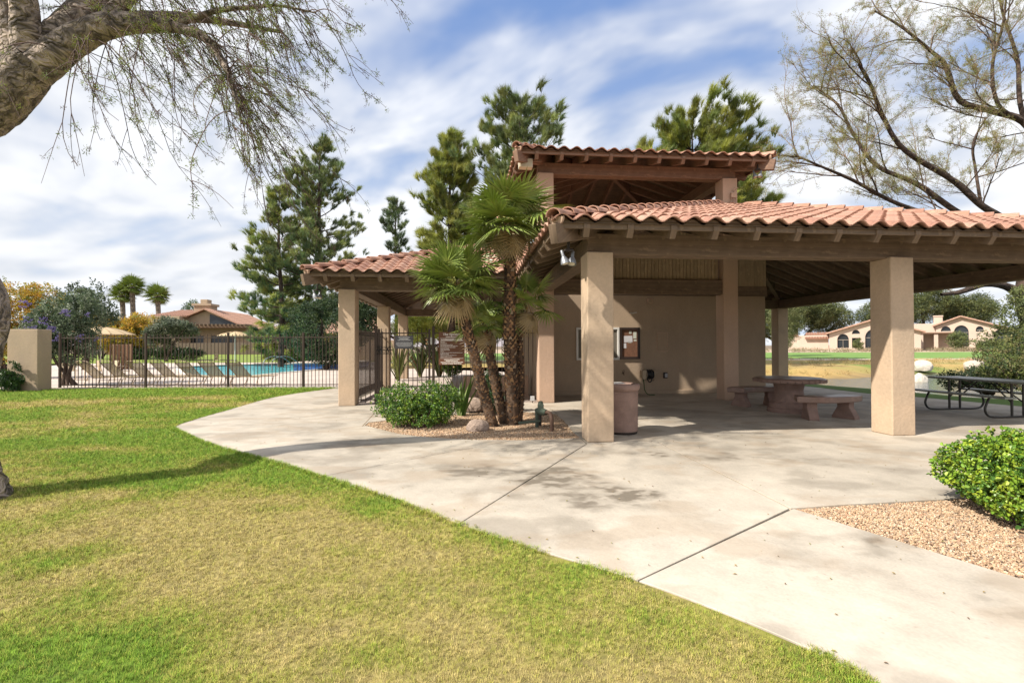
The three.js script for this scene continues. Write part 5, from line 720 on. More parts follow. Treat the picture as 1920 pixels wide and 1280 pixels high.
{ const t = thing('backflow_valve', 'green backflow valve with brown riser pipe in the gravel', 'valve', [1.38, 0, 8.05]), gr = plain(0.085, 0.11, 0.08, { roughness: 0.6 }), brn = plain(0.13, 0.075, 0.05, { roughness: 0.7 }); mesh('riser_pipe', tubeR(spline([new THREE.Vector3(0.04, -0.05, 0.05), new THREE.Vector3(0.04, 0.2, 0.05), new THREE.Vector3(0.02, 0.29, 0.0), new THREE.Vector3(-0.05, 0.3, -0.1)], 16), Array(17).fill(0.035), 10), brn, t); mesh('valve_body', [tubeR([new THREE.Vector3(-0.03, 0.3, -0.06), new THREE.Vector3(-0.1, 0.3, -0.2), new THREE.Vector3(-0.16, 0.3, -0.34)], [0.045, 0.07, 0.045], 12), bx(-0.16, -0.06, 0.3, 0.44, 0.15, 0.25, 0.02)], gr, t); mesh('bonnet', [tubeR([new THREE.Vector3(-0.11, 0.42, -0.2), new THREE.Vector3(-0.11, 0.48, -0.2)], [0.05, 0.035], 10)], gr, t); mesh('valve_handle', [bar(new THREE.Vector3(-0.13, 0.14, -0.18), new THREE.Vector3(-0.52, 0.13, -0.05), 0.07, 0.035, 0.01)], gr, t); mesh('riser_pipe', tubeR([new THREE.Vector3(-0.16, -0.05, -0.32), new THREE.Vector3(-0.16, 0.3, -0.32)], [0.032, 0.032], 10), gr, t); mesh('bleed_valve', [rod(new THREE.Vector3(-0.12, 0.05, -0.2), new THREE.Vector3(-0.12, 0.3, -0.2), 0.028)], M.dark, t); }
{ const t = thing('path_light', 'small white ground light at the foot of the ramada post', 'light', [1.64, 0, 12.02]); mesh('housing', bx(-0.05, 0.05, 0.05, 0.17, -0.04, 0.04, 0.008), plain(0.5, 0.5, 0.5, { roughness: 0.4 }), t); mesh('stake', rod(new THREE.Vector3(0, 0, 0), new THREE.Vector3(0, 0.05, 0), 0.012), M.dark, t); }
tag(mesh('garden_stake', tubeR([V(-1.93, 0, 8.86), V(-1.78, 0.18, 9.1)], [0.006, 0.006], 6), M.twigTan), 'thin stick leaning beside the clipped shrub', 'stick');
// leaf litter
{ const r = rng(64), L = [], L2 = []; const fl = (() => { const P = []; leafTris(P, new THREE.Vector3(0, 0, -0.5), new THREE.Vector3(0, 0.02, 1), new THREE.Vector3(0, 1, 0), 1, 0.6, 0.25); const g = new THREE.BufferGeometry(); g.setAttribute('position', new THREE.Float32BufferAttribute(P, 3)); g.computeVertexNormals(); return g; })();
  for (let i = 0; i < 650; i++) { const v = 1.8 + Math.pow(r(), 1.3) * 9, u = mix(-6, 5.5, r()); const onLawn = inside(lawnPoly, u, v); if (onLawn && r() < 0.75) continue; const g = r(), c = g < 0.45 ? [0.36, 0.26, 0.10] : g < 0.7 ? [0.19, 0.12, 0.06] : [0.30, 0.28, 0.08]; L.push({ p: V(u, onLawn ? 0.014 : 0.006, v), q: eul((r() - 0.5) * 0.5, r() * 6.28, (r() - 0.5) * 0.5), s: 0.01 + r() * 0.016, c }); }
  tag(scatter('fallen_leaves', fl, foliageMat, L), 'scattered small dry leaves on paving and lawn', 'leaves'); }

// ---------- pool side ----------
const poolPts = (() => { const c = new THREE.CatmullRomCurve3([[-11.3, 23.6], [-10.4, 27], [-9.6, 30.5], [-9.3, 35], [-10.5, 40.5], [-14, 42], [-19, 41], [-21, 37], [-18, 31.5], [-14.5, 26.3]].map(([u, v]) => new THREE.Vector3(u, v, 0)), true); return c.getPoints(80).slice(0, -1).map((p) => [p.x, p.y]); })();
M.deck = std({ map: rep(tex(512, 512, (x, y) => { const n = fbm(x * 7, y * 7, 5, 7) - 0.5, s = h2(Math.floor(x * 300), Math.floor(y * 300)) - 0.5, f = 1 + n * 0.3 + s * 0.1; return S3([0.56 * f, 0.47 * f, 0.41 * f]); }), 0.25), roughness: 0.8 });
struct('pool_deck', poly([[-34, 20.0], [-15.2, 18.32], [-3.02, 17.14], [-3.02, 12.12], [1.87, 12.12], [1.87, 18.52], [8, 18.52], [5, 24], [-1.5, 30], [-4, 46.5], [-34, 46.5]], -0.006, [poolPts]), M.deck, 'pale concrete pool deck behind the iron fence');
{
  const c = poolPts, wall = [], co = []; for (let i = 0; i < c.length; i++) { const [a, b] = c[i], [d, e] = c[(i + 1) % c.length], A = V(a, 0, b), B = V(d, 0, e); wall.push(...[A.x, -0.02, A.z, B.x, -0.02, B.z, B.x, -1.4, B.z, A.x, -0.02, A.z, B.x, -1.4, B.z, A.x, -1.4, A.z]); }
  const g = new THREE.BufferGeometry(); g.setAttribute('position', new THREE.Float32BufferAttribute(wall, 3)); const pl = plain(0.38, 0.66, 0.72, { roughness: 0.6, side: THREE.DoubleSide });
  const p = new THREE.Group(); p.name = 'swimming_pool'; p.userData = { kind: 'structure', label: 'turquoise swimming pool with pale coping beyond the loungers' }; scene.add(p);
  mesh('basin', [triUV(g), poly(c, -1.4)], pl, p);
  mesh('coping', tubeR([...c, c[0], c[1]].map(([u, v]) => V(u, 0.01, v)), Array(c.length + 2).fill(0.14), 8), plain(0.62, 0.57, 0.5), p).scale.y = 0.35;
  const wg = poly(inset(c, -0.02), -0.11); mesh('water', wg, new THREE.MeshPhysicalMaterial({ color: col(0.10, 0.50, 0.58), roughness: 0.05, bumpMap: rep(concBump, 0.3), bumpScale: 0.05 }), p);
  const s = new THREE.Group(); s.name = 'raised_spa'; s.userData = { label: 'raised spa with blue tiled wall at the end of the pool', category: 'spa' }; scene.add(s);
  const bt = tex(256, 64, (x, y) => { const gx = (x * 32) % 1, gy = (y * 4) % 1, j = gx < 0.08 || gy < 0.1, k = h2(Math.floor(x * 32), Math.floor(y * 4)); return S3(j ? [0.3, 0.38, 0.5] : [0.02 + k * 0.03, 0.07 + k * 0.05, 0.27 + k * 0.16]); });
  mesh('tiled_wall', triUV(bx(-11.5, -7.4, -0.4, 0.34, 32.4, 36.4, 0)), std({ map: rep(bt, 0.3, 2), roughness: 0.25 }), s); mesh('coping', triUV(bx(-11.62, -7.3, 0.34, 0.43, 32.3, 36.5, 0.02)), M.deck, s);
  const ra = thing('pool_handrail', 'curved steel handrails at the pool steps', 'handrail'); for (const o of [0, 0.5]) mesh('rail', tubeR(spline([V(-12.5 + o, 0, 30.2), V(-12.5 + o, 0.6, 30.3), V(-12.2 + o, 0.85, 30.6), V(-11.7 + o, 0.8, 31), V(-11.2 + o, 0.2, 31.6), V(-10.9 + o, -0.2, 31.9)], 18), Array(19).fill(0.025), 7), M.steel, ra);
}
// strap loungers along the fence
{
  const tan = plain(0.42, 0.31, 0.2, { roughness: 0.5 }), strapM = plain(0.36, 0.285, 0.16, { roughness: 0.6 }), w = 0.35;
  const t = thing('pool_lounger', 'tan strap lounger in the row behind the pool fence', 'lounger', [-13.79, 0, 18.95], 0, 'strap loungers along the fence');
  const back = (k) => new THREE.Vector3(0, mix(0.34, 0.93, k), mix(-0.05, 0.5, k)), seat = (k) => new THREE.Vector3(0, 0.34, mix(-0.05, -1.25, k));
  const tubeSide = (s) => [new THREE.Vector3(s * w, 0.34, -1.25), new THREE.Vector3(s * w, 0.34, -0.05), new THREE.Vector3(s * w, 0.9, 0.48)];
  mesh('frame', [...[-1, 1].map((s) => tubeR(tubeSide(s), [0.016, 0.016, 0.016], 6)), rod(new THREE.Vector3(-w, 0.34, -1.25), new THREE.Vector3(w, 0.34, -1.25), 0.016), tubeR(spline([new THREE.Vector3(-w, 0.9, 0.48), new THREE.Vector3(-w * 0.8, 0.945, 0.51), new THREE.Vector3(w * 0.8, 0.945, 0.51), new THREE.Vector3(w, 0.9, 0.48)], 10), Array(11).fill(0.016), 6)], tan, t);
  for (const z of [0.12, -1.05]) mesh('leg', tubeR(spline([new THREE.Vector3(-w, 0.33, z), new THREE.Vector3(-w - 0.02, 0.06, z + 0.12), new THREE.Vector3(-w + 0.06, 0.015, z + 0.14), new THREE.Vector3(w - 0.06, 0.015, z + 0.14), new THREE.Vector3(w + 0.02, 0.06, z + 0.12), new THREE.Vector3(w, 0.33, z)], 20), Array(21).fill(0.015), 6), tan, t);
  for (let i = 0; i < 13; i++) { const c = back(0.06 + i / 13 * 0.93), g = bx(-w, w, -0.021, 0.021, -0.003, 0.003, 0); g.rotateX(0.72); g.translate(c.x, c.y, c.z); mesh('strap', g, strapM, t); }
  for (let i = 0; i < 16; i++) { const c = seat(0.03 + i / 16 * 0.95), g = bx(-w, w, -0.003, 0.003, -0.024, 0.024, 0); g.translate(c.x, c.y, c.z); mesh('strap', g, strapM, t); }
  const P = [[-13.79, 19.0], [-12.91, 18.88], [-11.95, 18.8], [-11.06, 18.68], [-10.15, 18.58], [-9.28, 18.45], [-8.3, 18.36]];
  P.forEach(([u, v], i) => { if (!i) { t.rotation.y = -0.42; t.position.copy(V(u, -0.004, v)); } else copyOf(t, null, [u, -0.004, v], -0.42 + (h2(i, 3) - 0.5) * 0.12); });
}
// umbrellas, patio chairs
function umbrella(label, [u, v], R, H, seed) {
  const t = thing('patio_umbrella', label, 'umbrella', [u, 0, v]), n = 14, c1 = std({ color: col(0.55, 0.42, 0.26), roughness: 0.9, side: THREE.DoubleSide });
  for (let i = 0; i < n; i++) { const a0 = i / n * 6.283, a1 = (i + 1) / n * 6.283, P = []; const rings = [0.02, 0.35, 0.7, 1]; const pt = (a, k) => [Math.sin(a) * R * k, H - 0.16 * R * Math.pow(k, 1.6) * 1.6 - (k === 1 ? 0.03 : 0), Math.cos(a) * R * k]; for (let k = 0; k < 3; k++) P.push(...pt(a0, rings[k]), ...pt(a0, rings[k + 1]), ...pt(a1, rings[k + 1]), ...pt(a0, rings[k]), ...pt(a1, rings[k + 1]), ...pt(a1, rings[k])); const g = new THREE.BufferGeometry(); g.setAttribute('position', new THREE.Float32BufferAttribute(P, 3)); g.computeVertexNormals(); mesh('canopy_panel', g, c1, t); const q = (k) => new THREE.Vector3(...pt(a0, k)).add(new THREE.Vector3(0, 0.008, 0)); mesh('rib', tubeR([q(0.02), q(0.35), q(0.7), q(1)], [0.016, 0.016, 0.016, 0.016], 5), plain(0.33, 0.24, 0.14), t); }
  mesh('pole', rod(new THREE.Vector3(0, 0, 0), new THREE.Vector3(0, H - 0.02, 0), 0.03, 8), plain(0.7, 0.66, 0.6), t); mesh('base', lathe([[0, 0], [0.3, 0], [0.28, 0.08], [0.05, 0.12], [0, 0.12]], 20), plain(0.4, 0.36, 0.3), t);
}
umbrella('round tan umbrella in front of the gabled house', [-18.9, 40.3], 1.3, 2.72, 1);
umbrella('wide tan umbrella partly hidden by the flowering bush', [-17.6, 24.4], 1.35, 2.45, 2);
function patioChair(label, at, turn) { const t = thing('patio_chair', label, 'chair', at, turn, 'pale chairs on the pool deck'), m = plain(0.5, 0.4, 0.27), v = (x, y, z) => new THREE.Vector3(x, y, z); mesh('seat', bx(-0.26, 0.26, 0.4, 0.43, -0.25, 0.25, 0.01), m, t); const b = bx(-0.26, 0.26, 0, 0.45, -0.012, 0.012, 0.008); b.rotateX(-0.2); b.translate(0, 0.44, 0.24); mesh('backrest', b, m, t); for (const s of [-1, 1]) { mesh('leg', tubeR([v(s * 0.27, 0, -0.24), v(s * 0.27, 0.62, -0.22), v(s * 0.27, 0.63, 0.25)], [0.014, 0.014, 0.014], 6), m, t); mesh('leg', tubeR([v(s * 0.27, 0, 0.3), v(s * 0.27, 0.45, 0.25)], [0.014, 0.014], 6), m, t); } return t; }
patioChair('pale chair under the wide umbrella', [-17.9, -0.004, 23.0], 0.5); patioChair('pale chair facing the wide umbrella', [-16.6, -0.004, 22.6], 2.4); patioChair('pale chair beside the flowering bush', [-15.3, -0.004, 22.4], -0.7); patioChair('pale chair at the round umbrella by the pool', [-17.6, -0.004, 41.6], 2.0); patioChair('pale chair left of the round umbrella pole', [-20.6, -0.004, 41.2], -1.6);
{ const t = thing('slat_screen', 'brown vertical slat screen under the wide umbrella', 'screen', [-18.2, 0, 26.6]), m = [plain(0.13, 0.06, 0.03), plain(0.3, 0.2, 0.12)]; for (let i = 0; i < 11; i++) mesh('slat', bx(-0.55 + i * 0.105, -0.455 + i * 0.105, 0.3, 1.62, i % 2 * 0.03, 0.03 + i % 2 * 0.03, 0.004), m[i % 2], t); mesh('rail', bx(-0.56, 0.62, 0.4, 0.46, 0.065, 0.1, 0.004), m[0], t); mesh('post', bx(-0.04, 0.04, -0.01, 1.6, 0.07, 0.14, 0.004), m[0], t); }
// far lawn, garden wall, houses
{ const g = poly([[-60, 46.6], [-4, 46.6], [-4, 64], [-60, 68]], 0), p = g.attributes.position; for (let i = 0; i < p.count; i++) p.setY(i, mix(-0.004, 0.6, sm(46.6, 66, -p.getZ(i)))); g.computeVertexNormals(); struct('far_lawn', g, std({ map: rep(tex(256, 256, (x, y) => { const n = fbm(x * 30, y * 30, 4, 30); return S3(mix3([0.14, 0.21, 0.025], [0.24, 0.29, 0.05], n)); }), 0.3), roughness: 1 }), 'green lawn between the pool and the garden wall'); }
M.gardenWall = std({ map: rep(stuccoTex([0.17, 0.125, 0.1], 0.1), 0.3), roughness: 0.95 });
{ const t = thing('garden_wall', 'long brown board garden wall beyond the far lawn', 'wall'); for (let i = 0; i < 62; i++) { const k = i / 62, u = mix(-46, -13.5, k), v = mix(64.6, 61.6, k); const o = mesh('board', bx(-0.25, 0.25, 0.35, mix(1.93, 2.1, k), -0.05, 0.05, 0.01), M.gardenWall, t); o.position.set(u, 0, -v - (i % 2) * 0.03); } }
{ const t = thing('patio_wall', 'stepped pink stucco patio wall near the pool spa', 'wall'); for (const [a, b, h, v] of [[-13.2, -11.9, 2.0, 48.2], [-11.9, -10.6, 1.6, 48.5], [-10.6, -6.5, 2.1, 48.2]]) mesh('wall_panel', triUV(bx(a, b, -0.1, h, v, v + 0.25, 0.02)), M.stuccoPink, t); }
M.roofFar = M.tiles.map((m) => m);
function wavyRoof(a, b, c, d, n, m, parent) {   // corrugated sheet: a-b along the eave, d-c along the ridge
  const P = [], uv = [], up = new THREE.Vector3().subVectors(b, a).cross(new THREE.Vector3().subVectors(d, a)).normalize(); if (up.y < 0) up.negate(); const pt = (s, t, o) => { const x = a.clone().lerp(b, s), y = d.clone().lerp(c, s); return x.lerp(y, t).addScaledVector(up, o); };
  for (let i = 0; i < n * 4; i++) { const s0 = i / (n * 4), s1 = (i + 1) / (n * 4), w = (k) => [0.0, 0.06, 0.09, 0.06][k % 4]; for (let j = 0; j < 8; j++) { const q0 = pt(s0, j / 8, w(i) + 0.03), q1 = pt(s1, j / 8, w(i + 1) + 0.03), q2 = pt(s1, (j + 1) / 8, w(i + 1)), q3 = pt(s0, (j + 1) / 8, w(i)); for (const q of [q0, q1, q2, q0, q2, q3]) { P.push(q.x, q.y, q.z); uv.push(q.x, q.z); } } }
  const lo = [pt(0, 0, -0.12), pt(1, 0, -0.12), pt(1, 1, -0.12), pt(0, 1, -0.12)]; for (const k of [0, 1, 2, 0, 2, 3]) { P.push(lo[k].x, lo[k].y, lo[k].z); uv.push(0, 0); } for (const [x, y, z, w] of [[pt(0, 0, 0.06), pt(1, 0, 0.06), lo[1], lo[0]], [pt(0, 0, 0.06), lo[0], lo[3], pt(0, 1, 0.06)], [pt(1, 0, 0.06), pt(1, 1, 0.06), lo[2], lo[1]]]) for (const q of [x, y, z, x, z, w]) { P.push(q.x, q.y, q.z); uv.push(q.x + q.z, q.y); }
  const g = new THREE.BufferGeometry(); g.setAttribute('position', new THREE.Float32BufferAttribute(P, 3)); g.setAttribute('uv', new THREE.Float32BufferAttribute(uv, 2)); g.computeVertexNormals(); return mesh('roof', g, m, parent);
}
const M_glass = new THREE.MeshPhysicalMaterial({ color: col(0.03, 0.035, 0.04), roughness: 0.08, metalness: 0.1 });
function facade(pts, holes, v, depth, m, parent) {   // wall outline in [u, h] with openings [u, h, halfWidth, rectHeight, arch]
  const s = new THREE.Shape(pts.map((p) => new THREE.Vector2(...p)));
  for (const [u, h, w, rh, arch] of holes) { const q = new THREE.Path(); q.moveTo(u - w, h); q.lineTo(u + w, h); q.lineTo(u + w, h + rh); if (arch) q.absarc(u, h + rh, w, 0, Math.PI, false); else q.lineTo(u - w, h + rh); q.lineTo(u - w, h); s.holes.push(q); }
  const g = new THREE.ExtrudeGeometry(s, { depth, bevelEnabled: false, curveSegments: 16 }); g.translate(0, 0, -v - depth); mesh('wall', triUV(g), m, parent);
  for (const [u, h, w, rh, arch] of holes) { const q = new THREE.Shape(); q.moveTo(u - w, h); q.lineTo(u + w, h); q.lineTo(u + w, h + rh); if (arch) q.absarc(u, h + rh, w, 0, Math.PI, false); else q.lineTo(u - w, h + rh); const gg = new THREE.ExtrudeGeometry(q, { depth: 0.03, bevelEnabled: false, curveSegments: 16 }); gg.translate(0, 0, -v - depth * 0.75); const o = mesh('window', gg, M_glass, parent); const fr = [bx(u - w, u + w, h + rh - 0.04, h + rh + 0.04, v + depth * 0.55, v + depth * 0.65, 0), bx(u - 0.03, u + 0.03, h, h + rh, v + depth * 0.55, v + depth * 0.65, 0)]; mesh('mullion', fr, plain(0.3, 0.26, 0.22), o); }
}
{
  const t = thing('gabled_house', 'tan house with red tile gable roof and wide chimney beyond the pool', 'house'), f = M.stuccoWall, z = 71.6;
  const Vh = (u, h, v) => V(u, h, v);
  facade([[-40.1, 0.3], [-31.9, 0.3], [-31.9, 4.2], [-37.46, 6.7], [-40.1, 5.65]], [[-35.3, 1.2, 1.6, 1.9, false], [-38.8, 1.2, 0.9, 1.9, false]], z, 0.3, f, t);
  { const s = new THREE.Shape([[-37, 4.6], [-33.2, 4.6], [-33.6, 4.9], [-37, 6.2]].map((p) => new THREE.Vector2(...p))), g = new THREE.ExtrudeGeometry(s, { depth: 0.06, bevelEnabled: false }); g.translate(0, 0, -z + 0.02); const w = mesh('window', g, M_glass, t); }
  mesh('side_wing', triUV(bx(-44.4, -40.1, 0.3, 5.8, 69.8, 82, 0.05)), f, t); mesh('house_body', triUV(bx(-40.1, -32.1, 0.3, 4.1, 71.95, 84, 0.05)), f, t);
  wavyRoof(Vh(-31.4, 4.15, 70.9), Vh(-31.4, 4.15, 84.5), Vh(-37.5, 6.95, 84.5), Vh(-37.5, 6.95, 70.9), 26, M.tiles[1], t); wavyRoof(Vh(-40.6, 5.6, 84.5), Vh(-40.6, 5.6, 70.9), Vh(-37.5, 6.95, 70.9), Vh(-37.5, 6.95, 84.5), 26, M.tiles[1], t); wavyRoof(Vh(-44.6, 5.85, 70.4), Vh(-39.5, 5.85, 70.4), Vh(-39.5, 7.2, 78), Vh(-44.6, 7.2, 78), 16, M.tiles[0], t);
  const ch = mesh('chimney', triUV(bx(-40.0, -37.7, 5.6, 7.5, 73, 75, 0.05)), f, t); mesh('chimney_cap', triUV(bx(-40.2, -37.5, 7.5, 7.85, 72.8, 75.2, 0.03)), f, ch); mesh('flue', triUV(bx(-39.3, -38.3, 7.85, 8.5, 73.4, 74.6, 0.05)), f, ch);
  mesh('pergola_beam', bx(-40.05, -31.2, 4.15, 4.5, 69.6, 71.5, 0.02), M.towerWood, t); for (let i = 0; i < 17; i++) mesh('pergola_slat', bx(-40 + i * 0.54, -39.8 + i * 0.54, 4.5, 4.68, 69.3, 71.58, 0.01), M.tail, t);
}
{ const t = thing('tile_roof_house', 'house with orange tile roof seen between pine trunks', 'house'); mesh('wall', triUV(bx(-18.2, -10.4, 0.3, 3.0, 58.5, 64, 0.05)), M.stuccoPink, t); wavyRoof(V(-18.8, 3.0, 57.6), V(-9.8, 3.0, 57.6), V(-11, 5.4, 62), V(-17.5, 5.4, 62), 26, M.tiles[3], t); mesh('porch_beam', bx(-18.4, -10.2, 2.5, 2.9, 57.8, 58.0, 0.02), M.beam, t); }
// houses across the golf course, turned to the ramada
function turnTo(t, u, v, a, k) { const p = V(u, 0, v); for (const c of t.children) c.position.sub(p); t.position.copy(p); t.rotation.y = a; t.scale.x = k; }
M.houseR = std({ map: rep(stuccoTex([0.56, 0.44, 0.36], 0.06), 0.3), roughness: 0.95 });
{
  const t = thing('arched_house', 'pinkish stucco house with arched windows right of the concrete table', 'house'), m = M.houseR, z = 69.4;
  facade([[56.8, 0.4], [71.0, 0.4], [71.0, 3.5], [64.2, 5.35], [56.8, 3.3]], [[59.1, 1.0, 0.95, 1.3, true], [61.2, 3.2, 0.65, 0.02, true], [61.2, 1.0, 0.65, 1.6, false], [64.0, 1.0, 1.35, 1.6, true], [67.3, 1.2, 0.8, 1.4, true]], z, 0.5, m, t); mesh('house_body', triUV(bx(56.9, 70.9, 0.4, 3.2, 69.95, 80, 0.05)), m, t);
  wavyRoof(V(56.3, 3.35, 80.5), V(56.3, 3.35, 68.8), V(64.2, 5.5, 68.8), V(64.2, 5.5, 80.5), 24, M.tiles[3], t); wavyRoof(V(71.6, 3.4, 68.8), V(71.6, 3.4, 80.5), V(64.2, 5.5, 80.5), V(64.2, 5.5, 68.8), 24, M.tiles[3], t); mesh('side_wall', triUV(bx(48, 56.7, 0.4, 3.1, 70.8, 74, 0.05)), m, t); wavyRoof(V(52.6, 2.6, 70.2), V(57, 2.6, 70.2), V(57, 3.6, 73), V(52.6, 3.6, 73), 9, M.tiles[2], t); wavyRoof(V(48, 3.1, 70.6), V(51.4, 3.1, 70.6), V(51.2, 3.9, 73), V(48.6, 3.9, 73), 8, M.tiles[3], t);
  turnTo(t, 61, 69.4, -0.68, 0.8);
}
{
  const t = thing('arched_house', 'stucco house with arched windows and chimney behind the picnic table', 'house'), m = M.houseR, z = 68.2;
  facade([[74.2, 0.4], [86.5, 0.4], [86.5, 3.4], [78.1, 5.85], [74.2, 4.5]], [[75.8, 3.6, 0.8, 0.05, true], [78.2, 1.2, 1.15, 2.2, true], [81.0, 3.5, 0.6, 0.25, true], [84.0, 1.8, 1.0, 1.0, true]], z, 0.5, m, t); mesh('house_body', triUV(bx(74.3, 86.4, 0.4, 3.3, 68.8, 80, 0.05)), m, t); mesh('side_wing', triUV(bx(68.6, 74.3, 0.4, 4.95, 68.6, 78, 0.05)), m, t);
  wavyRoof(V(73.7, 4.55, 80), V(73.7, 4.55, 67.6), V(78.1, 6.0, 67.6), V(78.1, 6.0, 80), 24, M.tiles[3], t); wavyRoof(V(87.2, 3.4, 67.6), V(87.2, 3.4, 80), V(78.1, 6.0, 80), V(78.1, 6.0, 67.6), 24, M.tiles[3], t);
  const ch = mesh('chimney', triUV(bx(73.9, 75.4, 4.4, 6.1, 70, 71.4, 0.05)), m, t); mesh('chimney_cap', triUV(bx(73.8, 75.5, 6.1, 6.3, 69.9, 71.5, 0.05)), m, ch);
  mesh('pergola_beam', bx(68.4, 77.2, 3.25, 3.45, 65.8, 68.5, 0.02), M.towerWood, t); for (let i = 0; i < 4; i++) mesh('pergola_post', triUV(bx(69 + i * 2.4, 69.7 + i * 2.4, 0.4, 3.25, 66, 66.6, 0.05)), m, t);
  turnTo(t, 78, 68.2, -0.8, 0.75);
}
// golf course, pond
const pondPoly = [[13.6, 32], [15.9, 20], [15.7, 17.2], [16.5, 13], [19, 8], [26, 3], [70, 2], [70, 22], [50, 29], [35, 28.9], [30.5, 28.4], [25, 26.6], [21.2, 24.7], [18, 27], [16, 32]];
{
  const hb = (Z) => Z < 24 ? -0.04 : Z < 30 ? mix(-0.04, 0.02, (Z - 24) / 6) : Z < 46 ? mix(0.02, 0.27, (Z - 30) / 16) : Z < 66 ? mix(0.27, 0.5, (Z - 46) / 20) : mix(0.5, 0.8, sm(66, 82, Z));
  const st = 0.8, U = 0, N = Math.round(150 / st), K = Math.round(92 / st), pos = [], co = [], idx = [], u0 = -6, v0 = 2;
  for (let j = 0; j <= K; j++) for (let i = 0; i <= N; i++) {
    const u = u0 + i * st, v = v0 + j * st, Z = Zc(u, v), ins = inside(pondPoly, u, v), d = distEdge(pondPoly, u, v) * (ins ? -1 : 1), n1 = fbm(u * 0.25 + 4, v * 0.6 + 2, 4), n2 = fbm(u * 0.9, v * 2.4, 3), n3 = fbm(u * 0.05 + 1, v * 0.2, 3);
    const h = d < 0 ? mix(-0.47, -1.5, sm(0, 3, -d)) : mix(-0.47, hb(Z), sm(0, 2.4, d)); pos.push(u, h + (n2 - 0.5) * 0.06 * (Z > 22 ? 1 : 0.2), -v);
    const tan = mix3([0.40, 0.27, 0.10], [0.30, 0.25, 0.075], sm(0.42, 0.6, n1)), near = [0.085, 0.15, 0.02], gr = mix3([0.13, 0.25, 0.045], [0.17, 0.27, 0.06], n1), des = mix3([0.46, 0.36, 0.27], [0.40, 0.30, 0.2], n2), path = [0.52, 0.43, 0.33];
    const zz = Z + (n3 - 0.5) * 5; let c = Z < 22 + (n1 - 0.5) * 2 ? near : tan; if (u > 26 && d > 0 && d < 5 + 3 * (n1 - 0.5) && v > 20 && n3 > 0.44) c = [0.14, 0.21, 0.035]; if (zz > 41 && zz < 43) c = path; if (zz >= 43) c = gr; if (zz > 64) c = des; if (d < 0.5) c = mix3(c, [0.16, 0.11, 0.06], 0.6);
    const k = 0.8 + 0.4 * n2; co.push(c[0] * k, c[1] * k, c[2] * k);
  }
  const w = N + 1; for (let j = 0; j < K; j++) for (let i = 0; i < N; i++) { const u = u0 + i * st, v = v0 + j * st; if ((u < 9.5 && v < 23.5) || (u < 3 && v < 31)) continue; const a = j * w + i; idx.push(a, a + 1, a + w, a + 1, a + w + 1, a + w); }
  const g = new THREE.BufferGeometry(); g.setAttribute('position', new THREE.Float32BufferAttribute(pos, 3)); g.setAttribute('color', new THREE.Float32BufferAttribute(co, 3)); g.setIndex(idx); g.computeVertexNormals();
  struct('golf_course', g, std({ vertexColors: true, roughness: 1 }), 'dormant tan banks and green fairway beyond the ramada');
  struct('pond', poly(pondPoly, -0.46), new THREE.MeshPhysicalMaterial({ color: col(0.03, 0.045, 0.035), roughness: 0.04, bumpMap: rep(concBump, 0.4), bumpScale: 0.015 }), 'still pond behind the picnic ramada');
}
boulder('white rounded boulder on the pond bank', [30.2, -0.1, 28.9], [0.62, 0.5, 0.5], 5, [0.6, 0.54, 0.46]); boulder('pale boulder at the pond edge beside the ramada post', [23.4, -0.4, 22.5], [0.36, 0.34, 0.3], 7, [0.62, 0.56, 0.48]); boulder('half buried boulder among the pond bank weeds', [35.0, -0.1, 29.6], [0.7, 0.5, 0.5], 8, [0.5, 0.43, 0.36]);
{ const t = thing('footbridge', 'low terracotta footbridge over the far end of the pond', 'bridge', [43, 0, 32]); mesh('deck', bx(-4.5, 4.5, 0.05, 0.35, -1, 1, 0.03), plain(0.36, 0.2, 0.13), t); mesh('abutment', bx(-4.5, -3.4, -0.6, 0.05, -0.9, 0.9, 0.03), plain(0.2, 0.12, 0.08), t); mesh('abutment', bx(3.4, 4.5, -0.6, 0.05, -0.9, 0.9, 0.03), plain(0.2, 0.12, 0.08), t); }
const oliveY = [[0.17, 0.20, 0.05], [0.12, 0.155, 0.04], [0.22, 0.24, 0.07], [0.08, 0.11, 0.03]];
bushTree('flowering_bush', 'large pale leaved bush beyond the picnic table', [[16.6, 0.95, 12.4, 1.0, 0.85, 1.0], [17.8, 1.7, 12.4, 1.2, 1.0, 1.0], [15.7, 0.6, 12.5, 0.75, 0.55, 0.7], [17.2, 0.7, 11.8, 1.2, 0.8, 1.0]], 3600, 0.13, [[0.15, 0.19, 0.035], [0.09, 0.13, 0.03], [0.22, 0.24, 0.05], [0.26, 0.22, 0.09], [0.05, 0.09, 0.025]], 81, { cat: 'bush', gap: 1.8, hole: 0.4, stems: 6, trunk: 0.03 });
bushTree('leafy_bush', 'dark green bush at the water behind the picnic table', [[16.4, 0.4, 13.4, 0.9, 0.45, 0.7], [15.3, 0.3, 13.6, 0.4, 0.35, 0.4]], 1000, 0.12, [[0.03, 0.065, 0.02], [0.05, 0.095, 0.025]], 82, { cat: 'bush', gap: 1.8 });
bushTree('leafy_bush', 'tall bright green bush under the bare tree', [[19.5, 2.4, 14.2, 1.5, 1.3, 1.2], [20.6, 1.5, 14, 1.5, 1.4, 1.2], [18.6, 1.2, 14.6, 1.1, 1.0, 1.0]], 3600, 0.15, oliveY, 83, { cat: 'bush', gap: 1.5 });
const far = [[0.095, 0.125, 0.03], [0.13, 0.155, 0.035], [0.065, 0.095, 0.028], [0.17, 0.185, 0.045]];
